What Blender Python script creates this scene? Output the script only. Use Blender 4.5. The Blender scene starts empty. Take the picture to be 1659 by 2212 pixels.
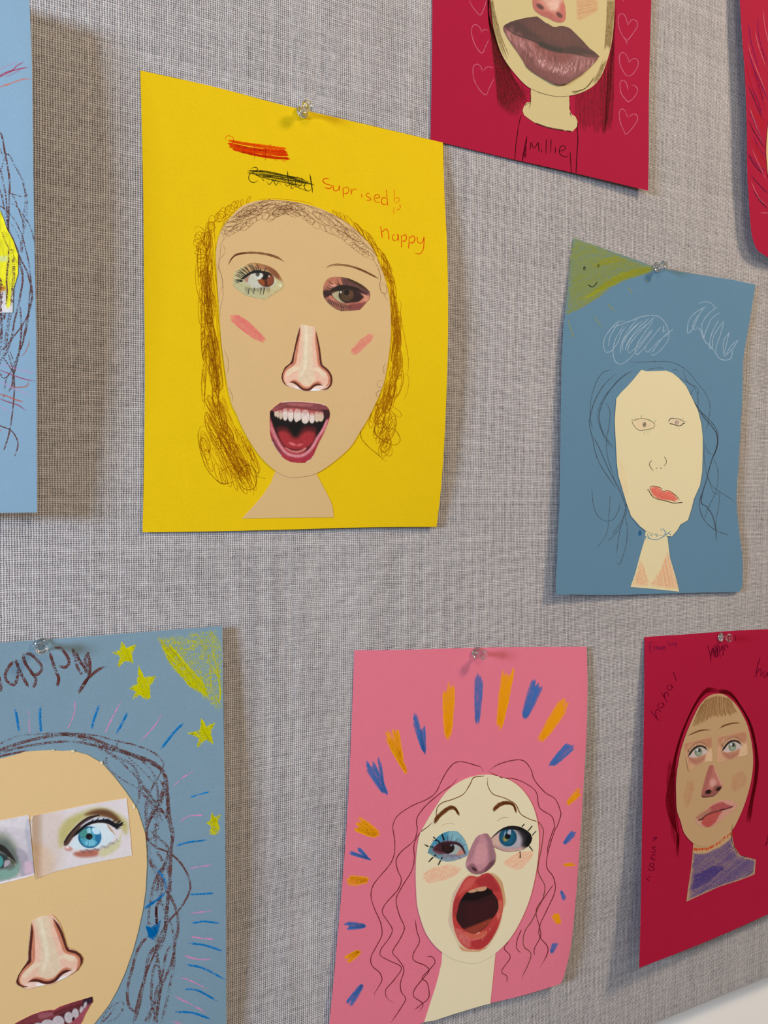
import bpy, math, random
import numpy as np
from mathutils import Matrix, Vector
from mathutils.geometry import delaunay_2d_cdt

random.seed(7)
RNG = np.random.RandomState(11)
SC = bpy.context.scene
COL = SC.collection

# ------------------------------------------------------------------ camera
W, H = 1659.0, 2212.0
FPX = 1660.0                      # focal length in pixels
DIST = 0.54                       # lens to board, metres
EYE_Z = 1.50                      # height of the lens above the floor
_c = (W / 2, H / 2)
_a, _b = 4170 - _c[0], 1080 - _c[1]
_dx = 450 - _c[0]
_dy = (-FPX * FPX - _a * _dx) / _b
_d1 = np.array([_a, -_b, -FPX]); _d1 /= np.linalg.norm(_d1)
_d2 = np.array([_dx, -_dy, -FPX]); _d2 /= np.linalg.norm(_d2)
if _d2[1] > 0: _d2 = -_d2
_up = -_d2
_n = np.cross(_d1, _up)
RW = np.stack([_d1, _up, _n])     # camera coords -> (right, up, out of wall)

cam = bpy.data.cameras.new('camera'); co = bpy.data.objects.new('camera', cam); COL.objects.link(co)
cam.sensor_fit = 'HORIZONTAL'; cam.sensor_width = 36.0; cam.lens = 36.0 * FPX / W
cam.clip_start = 0.01; cam.clip_end = 50
def w2b(v):                       # (right, up, out) -> blender world
    return (v[0], -v[2], v[1] + EYE_Z)
cx, cy, cz = [np.array([RW[0][k], -RW[2][k], RW[1][k]]) for k in range(3)]
M = Matrix(((cx[0], cy[0], cz[0], 0), (cx[1], cy[1], cz[1], -DIST), (cx[2], cy[2], cz[2], EYE_Z), (0, 0, 0, 1)))
co.matrix_world = M
SC.camera = co

# ------------------------------------------------------------------ world, lights, exposure
SC.view_settings.view_transform = 'Standard'; SC.view_settings.look = 'None'
SC.view_settings.gamma = 1.0; SC.view_settings.use_curve_mapping = False
SC.view_settings.exposure = 0.0
SC.cycles.transparent_max_bounces = 48
SC.cycles.max_bounces = 10
wd = bpy.data.worlds.new('room_light'); SC.world = wd; wd.use_nodes = True
wd.node_tree.nodes['Background'].inputs[0].default_value = (1.0, 0.95, 0.88, 1)
wd.node_tree.nodes['Background'].inputs[1].default_value = 0.20

def area(name, loc, target, sx, sy, power, color):
    l = bpy.data.lights.new(name, 'AREA'); l.shape = 'RECTANGLE'; l.size = sx; l.size_y = sy
    l.energy = power; l.color = color
    o = bpy.data.objects.new(name, l); COL.objects.link(o)
    o.location = loc
    o.rotation_euler = (Vector(target) - Vector(loc)).to_track_quat('-Z', 'Y').to_euler()
    return o
# daylight window on the left, raking along the board
area('window_daylight', (-1.75, -0.72, 1.75), (0.25, 0, 1.5), 0.42, 0.36, 66.0, (0.54, 0.73, 1.0))
# warm ceiling panel, up and to the right
area('ceiling_panel_light', (1.75, -1.3, 3.1), (0.35, 0, 1.5), 0.42, 0.42, 42.0, (1.0, 0.82, 0.60))
# second ceiling panel behind the photographer
area('ceiling_panel_light', (0.0, -1.9, 2.75), (0.3, 0, 1.5), 0.9, 0.5, 9.0, (1.0, 0.86, 0.66))

# ------------------------------------------------------------------ helpers
def rays(px, py):
    d = np.stack([np.asarray(px, float) - W / 2, -(np.asarray(py, float) - H / 2), np.full(np.shape(px), -FPX)], -1)
    return d @ RW.T
def unproj(px, py, h):
    w = rays(px, py)
    t = (DIST - h) / (-w[..., 2])
    return np.stack([w[..., 0] * t, -np.broadcast_to(h, np.shape(t)), w[..., 1] * t + EYE_Z], -1)

def lin(c):
    c = np.asarray(c, float) / 255.0
    return np.where(c <= 0.04045, c / 12.92, ((c + 0.055) / 1.055) ** 2.4)

def Z(x0, y0, s, pts):
    return [(x0 + p[0] / s, y0 + p[1] / s) for p in pts]
CROP = {'A': (400, 250, 2.860), 'B': (400, 400, 3.318), 'C': (400, 800, 2.860), 'D': (900, 0, 3.016),
        'E': (1180, 480, 3.4635), 'F': (1180, 780, 3.4635), 'G': (1450, 0, 3.689), 'H': (0, 1330, 2.9625),
        'I': (0, 1700, 2.9625), 'J': (680, 1360, 2.676), 'K': (680, 1750, 2.676), 'L': (1340, 1340, 2.536),
        'e1': (490, 550, 11.85), 'e2': (680, 580, 11.85), 'n1': (590, 690, 11.85), 'm1': (570, 855, 10.369),
        'lp': (1070, 0, 6.144), 'eL': (0, 1700, 5.53), 'n3': (20, 1960, 8.778), 'p1': (900, 1730, 9.217),
        'p2': (1000, 1730, 9.217), 'pm': (950, 1870, 10.369), 'ce': (1450, 1560, 8.732), 'cm': (1450, 1640, 8.732),
        'bf': (1360, 880, 10.057), 't1': (0, 130, 5.144), 't2': (0, 540, 3.878), 'px': (0, 0, 1.0)}
def K(c, *pts):
    x0, y0, s = CROP[c]
    return Z(x0, y0, s, pts)
def KL(c, pts): return K(c, *pts)

def cr(pts, step=3.0, closed=False):
    """Catmull-Rom through pts, resampled at about `step`."""
    P = np.array(pts, float)
    n = len(P)
    if n < 3 and not closed:
        m = max(2, int(np.linalg.norm(P[-1] - P[0]) / step) + 1)
        return P[0] + (P[-1] - P[0]) * np.linspace(0, 1, m)[:, None]
    out = []
    rng = range(n) if closed else range(n - 1)
    for i in rng:
        p1, p2 = P[i], P[(i + 1) % n]
        p0 = P[(i - 1) % n] if (closed or i > 0) else 2 * p1 - p2
        p3 = P[(i + 2) % n] if (closed or i < n - 2) else 2 * p2 - p1
        m = max(1, int(np.linalg.norm(p2 - p1) / step + 0.5))
        t = (np.arange(m) / m)[:, None]
        out.append(0.5 * ((2 * p1) + (-p0 + p2) * t + (2 * p0 - 5 * p1 + 4 * p2 - p3) * t ** 2 + (-p0 + 3 * p1 - 3 * p2 + p3) * t ** 3))
    if not closed: out.append(P[-1][None])
    return np.concatenate(out)

def inside(poly, x, y):
    P = np.asarray(poly, float); r = np.zeros(np.shape(x), bool)
    j = len(P) - 1
    for i in range(len(P)):
        xi, yi = P[i]; xj, yj = P[j]
        if yi != yj:
            cnd = ((yi > y) != (yj > y)) & (x < (xj - xi) * (y - yi) / (yj - yi) + xi)
            r ^= cnd
        j = i
    return r
def segdist(P, x, y, closed):
    P = np.asarray(P, float)
    best = np.full(x.shape, 1e9); arc = np.zeros(x.shape); tot = 0.0
    n = len(P)
    for i in range(n if closed else n - 1):
        a = P[i]; b = P[(i + 1) % n]; d = b - a; L2 = d @ d
        L = math.sqrt(L2)
        if L2 < 1e-12: continue
        t = np.clip(((x - a[0]) * d[0] + (y - a[1]) * d[1]) / L2, 0, 1)
        q = (x - a[0] - t * d[0]) ** 2 + (y - a[1] - t * d[1]) ** 2
        m = q < best
        best = np.where(m, q, best); arc = np.where(m, tot + t * L, arc); tot += L
    return np.sqrt(best), arc / max(tot, 1e-9)

# smooth value noise for the printed snippets
_NT = RNG.rand(64, 64)
def vnoise(x, y):
    xi = np.floor(x).astype(int); yi = np.floor(y).astype(int); fx = x - xi; fy = y - yi
    fx = fx * fx * (3 - 2 * fx); fy = fy * fy * (3 - 2 * fy)
    g = lambda a, b: _NT[a % 64, b % 64]
    return (g(xi, yi) * (1 - fx) + g(xi + 1, yi) * fx) * (1 - fy) + (g(xi, yi + 1) * (1 - fx) + g(xi + 1, yi + 1) * fx) * fy

class Print:
    """Colours of a printed magazine snippet, computed per vertex. Coordinates are those of one crop."""
    def __init__(s, crop, base):
        s.c = crop; s.ops = []; s.base = base
    def poly(s, pts, col, blur=8, a=1.0, smooth=True): s.ops.append(('p', pts, col, blur, a, smooth)); return s
    def line(s, pts, w, col, blur=6, a=1.0, taper=(1, 1)): s.ops.append(('l', pts, w, col, blur, a, taper)); return s
    def ell(s, cx, cy, rx, ry, col, blur=8, rot=0, a=1.0): s.ops.append(('e', cx, cy, rx, ry, col, blur, rot, a)); return s
    def grain(s, amp, sx, sy=None, rot=0, region=None): s.ops.append(('n', amp, sx, sy or sx, rot, region)); return s
    def iris(s, cx, cy, rx, ry, cols, n=26, a=0.35): s.ops.append(('i', cx, cy, rx, ry, cols, n, a)); return s
    def eval(s, px, py):
        x0, y0, sc = CROP[s.c]
        x = (px - x0) * sc; y = (py - y0) * sc
        C = np.tile(np.asarray(s.base, float), (len(x), 1))
        def blend(m, al, col):
            C[m] = C[m] * (1 - al[:, None]) + np.asarray(col, float) * al[:, None]
        for op in s.ops:
            if op[0] == 'p':
                _, pts, col, blur, a, sm = op
                P = cr(pts, 12, True) if sm else np.array(pts, float)
                lo = P.min(0) - blur; hi = P.max(0) + blur
                m = (x > lo[0]) & (x < hi[0]) & (y > lo[1]) & (y < hi[1])
                if not m.any(): continue
                d, _ = segdist(P, x[m], y[m], True)
                sd = np.where(inside(P, x[m], y[m]), d, -d)
                al = np.clip(sd / blur + 0.5, 0, 1); al = al * al * (3 - 2 * al)
                blend(m, al * a, col)
            elif op[0] == 'l':
                _, pts, w, col, blur, a, tp = op
                P = cr(pts, 14)
                r = w / 2 + blur
                lo = P.min(0) - r; hi = P.max(0) + r
                m = (x > lo[0]) & (x < hi[0]) & (y > lo[1]) & (y < hi[1])
                if not m.any(): continue
                d, s_ = segdist(P, x[m], y[m], False)
                dv = 0.35 if w < 30 else 0.13
                k = np.minimum(1, np.minimum((s_ + tp[0]) / dv, (1 - s_ + tp[1]) / dv))
                ww = w / 2 * np.clip(k, 0, 1)
                al = np.clip((ww - d) / blur + 0.5, 0, 1); al = al * al * (3 - 2 * al)
                blend(m, al * a, col)
            elif op[0] == 'e':
                _, ex, ey, rx, ry, col, blur, rot, a = op
                c_, s_ = math.cos(math.radians(rot)), math.sin(math.radians(rot))
                u = ((x - ex) * c_ + (y - ey) * s_) / rx; v = (-(x - ex) * s_ + (y - ey) * c_) / ry
                r = np.sqrt(u * u + v * v); sd = (1 - r) * min(rx, ry)
                al = np.clip(sd / blur + 0.5, 0, 1); al = al * al * (3 - 2 * al)
                m = al > 0
                blend(m, al[m] * a, col)
            elif op[0] == 'n':
                _, amp, sx, sy, rot, reg = op
                c_, s_ = math.cos(math.radians(rot)), math.sin(math.radians(rot))
                u = (x * c_ + y * s_) / sx; v = (-x * s_ + y * c_) / sy
                n = vnoise(u + 7.3, v + 3.1) + 0.5 * vnoise(u * 2.1, v * 2.1) - 0.75
                k = 1.0
                if reg is not None:
                    P = cr(reg, 14, True)
                    d, _ = segdist(P, x, y, True)
                    k = np.clip(np.where(inside(P, x, y), d, 0) / 25, 0, 1)
                C *= (1 + amp * n * k)[:, None]
            elif op[0] == 'i':
                _, ex, ey, rx, ry, cols, n, a = op
                u = (x - ex) / rx; v = (y - ey) / ry; r = np.sqrt(u * u + v * v); th = np.arctan2(v, u)
                f = 0.5 + 0.5 * np.sin(th * n + 3 * np.sin(th * 5) + r * 2)
                m = (r < 1) & (r > 0.25)
                blend(m, a * f[m] * np.clip((1 - r[m]) * 6, 0, 1) * np.clip((r[m] - .25) * 5, 0, 1), cols)
        return lin(np.clip(C, 0, 255))

# ------------------------------------------------------------------ materials
def new_mat(name):
    m = bpy.data.materials.new(name); m.use_nodes = True
    nt = m.node_tree; b = nt.nodes['Principled BSDF']
    return m, nt, b
def N(nt, typ, **kw):
    n = nt.nodes.new(typ)
    for k, v in kw.items(): setattr(n, k, v)
    return n
def mth(nt, op, a, b=None, c=None, clamp=False):
    n = nt.nodes.new('ShaderNodeMath'); n.operation = op; n.use_clamp = clamp
    for i, v in enumerate((a, b, c)):
        if v is None: continue
        if isinstance(v, (int, float)): n.inputs[i].default_value = v
        else: nt.links.new(v, n.inputs[i])
    return n.outputs[0]
def noise(nt, vec, scale, detail=2, rough=0.5):
    n = nt.nodes.new('ShaderNodeTexNoise'); n.inputs['Scale'].default_value = scale
    n.inputs['Detail'].default_value = detail; n.inputs['Roughness'].default_value = rough
    nt.links.new(vec, n.inputs['Vector']); return n.outputs['Fac']
def mapv(nt, vec, scale):
    n = nt.nodes.new('ShaderNodeMapping'); n.inputs['Scale'].default_value = scale
    nt.links.new(vec, n.inputs['Vector']); return n.outputs[0]
def mixc(nt, fac, a, b, blend='MIX'):
    n = nt.nodes.new('ShaderNodeMix'); n.data_type = 'RGBA'; n.blend_type = blend
    for i, v in ((0, fac), (6, a), (7, b)):
        if isinstance(v, (int, float)): n.inputs[i].default_value = v
        elif isinstance(v, tuple): n.inputs[i].default_value = v if len(v) == 4 else (*v, 1)
        else: nt.links.new(v, n.inputs[i])
    return n.outputs[2]

def paper_mat(name, rgb, fibre=0.06, bump=0.25, rough=0.85, fleck=None):
    m, nt, b = new_mat(name)
    oc = N(nt, 'ShaderNodeTexCoord').outputs['Object']
    f1 = noise(nt, oc, 900, 3, 0.7); f2 = noise(nt, oc, 60, 3, 0.6)
    f3 = noise(nt, mapv(nt, oc, (500, 500, 2200)), 1.0, 3, 0.6)
    c = tuple(lin(rgb))
    v = mth(nt, 'MULTIPLY_ADD', mth(nt, 'SUBTRACT', f1, 0.5), fibre * 4, 1.0)
    v = mth(nt, 'ADD', v, mth(nt, 'MULTIPLY', mth(nt, 'SUBTRACT', f2, 0.5), fibre * 1.4))
    v = mth(nt, 'ADD', v, mth(nt, 'MULTIPLY', mth(nt, 'SUBTRACT', f3, 0.5), fibre * 2.0))
    cc = nt.nodes.new('ShaderNodeVectorMath'); cc.operation = 'SCALE'
    cc.inputs[0].default_value = c; nt.links.new(v, cc.inputs['Scale'])
    nt.links.new(cc.outputs[0], b.inputs['Base Color'])
    b.inputs['Roughness'].default_value = rough
    b.inputs['Specular IOR Level'].default_value = 0.12
    bp = N(nt, 'ShaderNodeBump'); bp.inputs['Strength'].default_value = bump; bp.inputs['Distance'].default_value = 0.0002
    nt.links.new(mth(nt, 'ADD', f1, mth(nt, 'MULTIPLY', f3, 0.6)), bp.inputs['Height']); nt.links.new(bp.outputs[0], b.inputs['Normal'])
    return m

def print_mat():
    m, nt, b = new_mat('printed_paper')
    a = N(nt, 'ShaderNodeAttribute'); a.attribute_name = 'Col'
    oc = N(nt, 'ShaderNodeTexCoord').outputs['Object']
    f = noise(nt, oc, 1500, 2, 0.6)
    k = mth(nt, 'MULTIPLY_ADD', mth(nt, 'SUBTRACT', f, 0.5), 0.14, 1.0)
    cc = nt.nodes.new('ShaderNodeVectorMath'); cc.operation = 'SCALE'
    nt.links.new(a.outputs['Color'], cc.inputs[0]); nt.links.new(k, cc.inputs['Scale'])
    nt.links.new(cc.outputs[0], b.inputs['Base Color'])
    b.inputs['Roughness'].default_value = 0.6; b.inputs['Specular IOR Level'].default_value = 0.25
    return m

def crayon_mat(name, scale, soft, stretch=(1, 1, 1)):
    """wax or pencil: colour and pressure per vertex, broken up by the paper's grain"""
    m, nt, b = new_mat(name)
    a = N(nt, 'ShaderNodeAttribute'); a.attribute_name = 'Col'
    ap = N(nt, 'ShaderNodeAttribute'); ap.attribute_name = 'press'
    oc = N(nt, 'ShaderNodeTexCoord').outputs['Object']
    v = mapv(nt, oc, stretch)
    f = noise(nt, v, scale, 2, 0.6)
    g = noise(nt, v, scale * 0.22, 1, 0.5)
    f = mth(nt, 'ADD', mth(nt, 'MULTIPLY', f, 0.75), mth(nt, 'MULTIPLY', g, 0.25))
    # noise sits in 0.25..0.75: cover where it lies below the pressure
    t = mth(nt, 'MULTIPLY_ADD', ap.outputs['Fac'], 0.5, 0.25)
    al = mth(nt, 'DIVIDE', mth(nt, 'SUBTRACT', t, f), soft)
    al = mth(nt, 'ADD', al, 0.5, clamp=True)
    cut = mth(nt, 'GREATER_THAN', ap.outputs['Fac'], 0.02)
    al = mth(nt, 'MULTIPLY', al, cut)
    # a film lying on the paper: light crosses it twice, so one pass dims it less than the cover itself
    nt.nodes.remove(b)
    df = N(nt, 'ShaderNodeBsdfDiffuse'); tr = N(nt, 'ShaderNodeBsdfTransparent'); ad = N(nt, 'ShaderNodeAddShader')
    cc = nt.nodes.new('ShaderNodeVectorMath'); cc.operation = 'SCALE'
    nt.links.new(a.outputs['Color'], cc.inputs[0]); nt.links.new(al, cc.inputs['Scale'])
    nt.links.new(cc.outputs[0], df.inputs['Color'])
    tt = mth(nt, 'POWER', mth(nt, 'SUBTRACT', 1.0, al, clamp=True), 0.72)
    cb = N(nt, 'ShaderNodeCombineColor')
    for k in range(3): nt.links.new(tt, cb.inputs[k])
    nt.links.new(cb.outputs[0], tr.inputs['Color'])
    nt.links.new(df.outputs[0], ad.inputs[0]); nt.links.new(tr.outputs[0], ad.inputs[1])
    nt.links.new(ad.outputs[0], nt.nodes['Material Output'].inputs['Surface'])
    return m

def fabric_mat():
    m, nt, b = new_mat('woven_grey_fabric')
    tc = N(nt, 'ShaderNodeTexCoord').outputs['Object']
    wob = noise(nt, tc, 55, 2)
    sep = N(nt, 'ShaderNodeSeparateXYZ'); nt.links.new(tc, sep.inputs[0])
    wob2 = noise(nt, mapv(nt, tc, (1, 1, 1)), 210, 2)
    wz = noise(nt, mapv(nt, tc, (40, 40, 260)), 1.0, 2)
    PX, PZ = 0.00158, 0.00138
    u = mth(nt, 'ADD', mth(nt, 'DIVIDE', sep.outputs[0], PX), mth(nt, 'MULTIPLY', mth(nt, 'ADD', wob, wob2), 0.55))
    v = mth(nt, 'ADD', mth(nt, 'DIVIDE', sep.outputs[2], PZ), mth(nt, 'MULTIPLY', mth(nt, 'ADD', wob, wz), 0.7))
    fu = mth(nt, 'FLOOR', u); fv = mth(nt, 'FLOOR', v)
    su = mth(nt, 'ABSOLUTE', mth(nt, 'SINE', mth(nt, 'MULTIPLY', u, math.pi)))
    sv = mth(nt, 'ABSOLUTE', mth(nt, 'SINE', mth(nt, 'MULTIPLY', v, math.pi)))
    par = mth(nt, 'MULTIPLY', mth(nt, 'FRACT', mth(nt, 'MULTIPLY', mth(nt, 'ADD', fu, fv), 0.5)), 2.0)   # 0 / 1
    # per-thread thickness
    def wn(w, k):
        n = nt.nodes.new('ShaderNodeTexWhiteNoise'); n.noise_dimensions = '1D'
        nt.links.new(mth(nt, 'MULTIPLY_ADD', w, 1.0, k), n.inputs['W']); return n.outputs['Value']
    tu = wn(fu, 3.3); tv = wn(fv, 91.7)
    warp = mth(nt, 'MULTIPLY', mth(nt, 'POWER', su, 0.8), mth(nt, 'MULTIPLY_ADD', mth(nt, 'MULTIPLY', par, sv), 0.30, mth(nt, 'MULTIPLY_ADD', tu, 0.16, 0.60)))
    inv = mth(nt, 'SUBTRACT', 1.0, par)
    weft = mth(nt, 'MULTIPLY', mth(nt, 'POWER', sv, 0.8), mth(nt, 'MULTIPLY_ADD', mth(nt, 'MULTIPLY', inv, su), 0.30, mth(nt, 'MULTIPLY_ADD', tv, 0.18, 0.55)))
    h = mth(nt, 'MAXIMUM', warp, weft)
    # heather: streaks along both thread directions
    s1 = noise(nt, mapv(nt, tc, (620, 1, 120)), 1.0, 3, 0.6)
    s2 = noise(nt, mapv(nt, tc, (110, 1, 700)), 1.0, 3, 0.6)
    s3 = noise(nt, tc, 230, 3, 0.7)
    s4 = noise(nt, mapv(nt, tc, (14, 1, 22)), 1.0, 3, 0.6)
    s5 = noise(nt, tc, 640, 2, 0.6)
    st = mth(nt, 'ADD', mth(nt, 'MULTIPLY', mth(nt, 'SUBTRACT', s1, 0.5), 0.75), mth(nt, 'MULTIPLY', mth(nt, 'SUBTRACT', s2, 0.5), 0.85))
    st = mth(nt, 'ADD', st, mth(nt, 'MULTIPLY', mth(nt, 'SUBTRACT', s3, 0.5), 0.8))
    st = mth(nt, 'ADD', st, mth(nt, 'MULTIPLY', mth(nt, 'SUBTRACT', s4, 0.5), 0.35))
    st = mth(nt, 'ADD', st, mth(nt, 'MULTIPLY', mth(nt, 'SUBTRACT', s5, 0.5), 0.5))
    t = mth(nt, 'ADD', mth(nt, 'MULTIPLY', st, 0.36), mth(nt, 'SUBTRACT', h, 0.02))
    r = nt.nodes.new('ShaderNodeValToRGB'); nt.links.new(t, r.inputs[0])
    e = r.color_ramp.elements
    e[0].position = 0.22; e[0].color = (*lin((62, 57, 55)), 1)
    e[1].position = 0.95; e[1].color = (*lin((216, 210, 206)), 1)
    x = e.new(0.45); x.color = (*lin((134, 129, 129)), 1)
    x = e.new(0.68); x.color = (*lin((182, 176, 174)), 1)
    hue = noise(nt, tc, 330, 2)
    cc = mixc(nt, mth(nt, 'MULTIPLY', mth(nt, 'SUBTRACT', hue, 0.42), 2.0, clamp=True), r.outputs[0], mixc(nt, 1.0, r.outputs[0], (1.0, 0.90, 0.90, 1), 'MULTIPLY'))
    nt.links.new(cc, b.inputs['Base Color'])
    b.inputs['Roughness'].default_value = 0.95; b.inputs['Specular IOR Level'].default_value = 0.1
    bp = N(nt, 'ShaderNodeBump'); bp.inputs['Strength'].default_value = 0.6; bp.inputs['Distance'].default_value = 0.0004
    nt.links.new(h, bp.inputs['Height']); nt.links.new(bp.outputs[0], b.inputs['Normal'])
    return m

MAT_PRINT = print_mat()
MAT_PENCIL = crayon_mat('coloured_pencil', 2600, 0.42)
MAT_CRAYON = crayon_mat('wax_crayon', 1150, 0.12, (1.0, 1.0, 1.7))
MAT_FABRIC = fabric_mat()

# ------------------------------------------------------------------ mesh helpers
def set_col(me, cols):
    at = me.color_attributes.new('Col', 'FLOAT_COLOR', 'POINT')
    cols = np.array(cols, dtype=np.float32); pr = cols[:, 3].copy(); cols[:, 3] = 1
    at.data.foreach_set('color', cols.ravel())
    if (pr < .999).any():
        ap = me.attributes.new('press', 'FLOAT', 'POINT'); ap.data.foreach_set('value', pr)
def link(name, V, F, mat, parent=None, cols=None, smooth=True):
    me = bpy.data.meshes.new(name)
    me.from_pydata(V.tolist() if hasattr(V, 'tolist') else V, [], F)
    if cols is not None: set_col(me, cols)
    me.materials.append(mat)
    if smooth: me.shade_smooth()
    o = bpy.data.objects.new(name, me); COL.objects.link(o)
    if parent is not None: o.parent = parent
    return o

def invbil(C, x, y):
    """pixel -> (u, v) on the quad TL, TR, BR, BL"""
    TL, TR, BR, BL = [np.array(c, float) for c in C]
    u = np.full(np.shape(x), .5); v = np.full(np.shape(x), .5)
    for _ in range(12):
        px = TL[0]*(1-u)*(1-v)+TR[0]*u*(1-v)+BR[0]*u*v+BL[0]*(1-u)*v - x
        py = TL[1]*(1-u)*(1-v)+TR[1]*u*(1-v)+BR[1]*u*v+BL[1]*(1-u)*v - y
        ax = (TR[0]-TL[0])*(1-v)+(BR[0]-BL[0])*v; ay = (TR[1]-TL[1])*(1-v)+(BR[1]-BL[1])*v
        bx = (BL[0]-TL[0])*(1-u)+(BR[0]-TR[0])*u; by = (BL[1]-TL[1])*(1-u)+(BR[1]-TR[1])*u
        det = ax*by-ay*bx
        u = u-(px*by-py*bx)/det; v = v-(ax*py-ay*px)/det
    return u, v

MM = 0.001
class Sheet:
    def __init__(s, name, corners, hfun, label, cat, group, mat, outline=None, step=12):
        s.C = corners; s.hf = hfun; s.cards = []
        top = unproj((corners[0][0]+corners[1][0])/2, (corners[0][1]+corners[1][1])/2, 0.0)
        s.loc = np.array(top)
        e = bpy.data.objects.new(name, None); COL.objects.link(e); e.location = tuple(s.loc)
        e.empty_display_size = 0.02
        e['label'] = label; e['category'] = cat; e['group'] = group
        s.root = e
        out = outline or corners
        s.paper = s.card('paper_sheet', out, 0.0, 0.25, mat, s.root, step=step, smooth=False, back=True, reg=False)
    def h(s, x, y):
        u, v = invbil(s.C, x, y)
        return s.hf(np.clip(u, -.1, 1.1), np.clip(v, -.1, 1.1))
    def pos(s, x, y, off):
        x = np.asarray(x, float); y = np.asarray(y, float)
        return unproj(x, y, s.h(x, y) + off * MM) - s.loc
    def card(s, name, outline, off, thick, mat, parent, step=12, smooth=False, back=False, prn=None, reg=True, edge=None, curl=None):
        """a piece of paper lying on the sheet: `off` mm above it, `thick` mm thick"""
        P = cr(outline, min(step, 5), True) if smooth else np.array(outline, float)
        if not smooth:
            Q = []
            for i in range(len(P)):
                a, b = P[i], P[(i+1) % len(P)]
                m = max(1, int(np.linalg.norm(b-a)/step+.5))
                Q += [a+(b-a)*k/m for k in range(m)]
            P = np.array(Q)
        lo, hi = P.min(0), P.max(0)
        gx, gy = np.meshgrid(np.arange(lo[0]+step*.5, hi[0], step), np.arange(lo[1]+step*.5, hi[1], step))
        gx = gx.ravel(); gy = gy.ravel()
        m = inside(P, gx, gy)
        gx, gy = gx[m], gy[m]
        d, _ = segdist(P, gx, gy, True)
        k = d > step * .45
        G = np.stack([gx[k], gy[k]], 1)
        n = len(P)
        pts = [Vector(p) for p in np.concatenate([P, G])]
        res = delaunay_2d_cdt(pts, [(i, (i+1) % n) for i in range(n)], [], 1, 1e-4)
        V2 = np.array([tuple(p) for p in res[0]]); F = [tuple(f) for f in res[2]]
        idx = {}
        for k2, o in enumerate(res[3]):
            for q in o: idx[q] = k2
        ring = [idx[i] for i in range(n) if i in idx]
        ax = V2[:, 0]; ay = V2[:, 1]
        o1 = off + thick
        extra = 0.0
        if curl is not None: extra = curl(ax, ay)
        T = s.pos(ax, ay, o1 + extra)
        ex_r = extra[ring] if curl is not None else 0.0
        nb = len(V2)
        # image y runs down, so a counter-clockwise 2-D face has its normal into the wall: flip
        F = [tuple(reversed(f)) for f in F]
        V = [T]
        if back:
            B = s.pos(ax, ay, off); V.append(B)
            F2 = [tuple(i+nb for i in reversed(f)) for f in F]
            rb = [r+nb for r in ring]
        else:
            V.append(s.pos(ax[ring], ay[ring], off + ex_r)); F2 = []
            rb = list(range(nb, nb+len(ring)))
        # separate rim top so that the cut edge stays crisp
        base = sum(len(v) for v in V)
        V.append(T[ring]); rt = list(range(base, base+len(ring)))
        base += len(ring)
        V.append(V[1][[r-nb for r in rb]] if not back else V[1][ring]); rb2 = list(range(base, base+len(ring)))
        sgn = 0.5*np.sum(P[:, 0]*np.roll(P[:, 1], -1)-np.roll(P[:, 0], -1)*P[:, 1])
        FR = []
        for i in range(len(ring)):
            j = (i+1) % len(ring)
            q = (rt[i], rt[j], rb2[j], rb2[i])
            FR.append(q if sgn < 0 else tuple(reversed(q)))
        V = np.concatenate(V)
        cols = None
        if prn is not None:
            c = prn.eval(ax, ay)
            cols = np.ones((len(V), 4)); cols[:, :3] = lin(edge or (236, 226, 214))
            cols[:nb, :3] = c
        o = link(name, V, F+F2+FR, mat, parent, cols)
        if reg: s.cards.append((P, o1))
        return o
    def ribbons(s, name, strokes, mat, parent, over=True, lift=0.02, label=None):
        """strokes: list of (pts, width px, rgb, pressure[, taper]) drawn on whatever paper is topmost"""
        V = []; F = []; Cc = []; base = 0
        for st in strokes:
            pts, w, rgb, pr = st[:4]
            tp = st[4] if len(st) > 4 else 0.25
            P = np.asarray(pts, float)
            if len(P) < 2: continue
            d = np.gradient(P, axis=0); L = np.linalg.norm(d, axis=1, keepdims=True); L[L < 1e-6] = 1
            d = d/L; nn = np.stack([-d[:, 1], d[:, 0]], 1)
            t = np.linspace(0, 1, len(P))
            k = np.clip(np.minimum(t, 1-t)/max(tp, 1e-3)+0.35, 0, 1) if tp > 0 else np.ones(len(P))
            wj = w/2*k*(1+0.25*(vnoise(np.arange(len(P))*.6+RNG.rand()*60, np.full(len(P), 3.0))-.5))
            A = P+nn*wj[:, None]; B = P-nn*wj[:, None]
            al = pr*np.clip(np.minimum(t, 1-t)/max(tp, 1e-3)*.6+.55, 0, 1)*(1+.35*(vnoise(np.arange(len(P))*.25+RNG.rand()*60, np.full(len(P), 9.0))-.5))
            c = lin(rgb)
            Q = np.empty((2*len(P), 2)); Q[0::2] = A; Q[1::2] = B
            off = np.zeros(len(P))
            if over:
                for poly, o1 in s.cards:
                    off = np.where(inside(poly, P[:, 0], P[:, 1]), np.maximum(off, o1), off)
                off = np.maximum(off, 0.25)
            else: off[:] = 0.25
            off2 = np.repeat(off, 2)+lift
            V.append(s.pos(Q[:, 0], Q[:, 1], off2))
            cc = np.empty((2*len(P), 4)); cc[:, :3] = c; cc[:, 3] = np.repeat(np.clip(al, 0, 1), 2)
            Cc.append(cc)
            for i in range(len(P)-1):
                if abs(off[i]-off[i+1]) > .02: continue
                a = base+2*i
                F.append((a, a+2, a+3, a+1))
            base += 2*len(P)
        o = link(name, np.concatenate(V), F, mat, parent, np.concatenate(Cc), smooth=False)
        if label: o['label'] = label
        return o

def S(c, pts, w, rgb, pr=0.8, tp=0.25, step=3.0):
    """a stroke given in crop coordinates"""
    return (cr(KL(c, pts), step), w, rgb, pr, tp)

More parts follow.
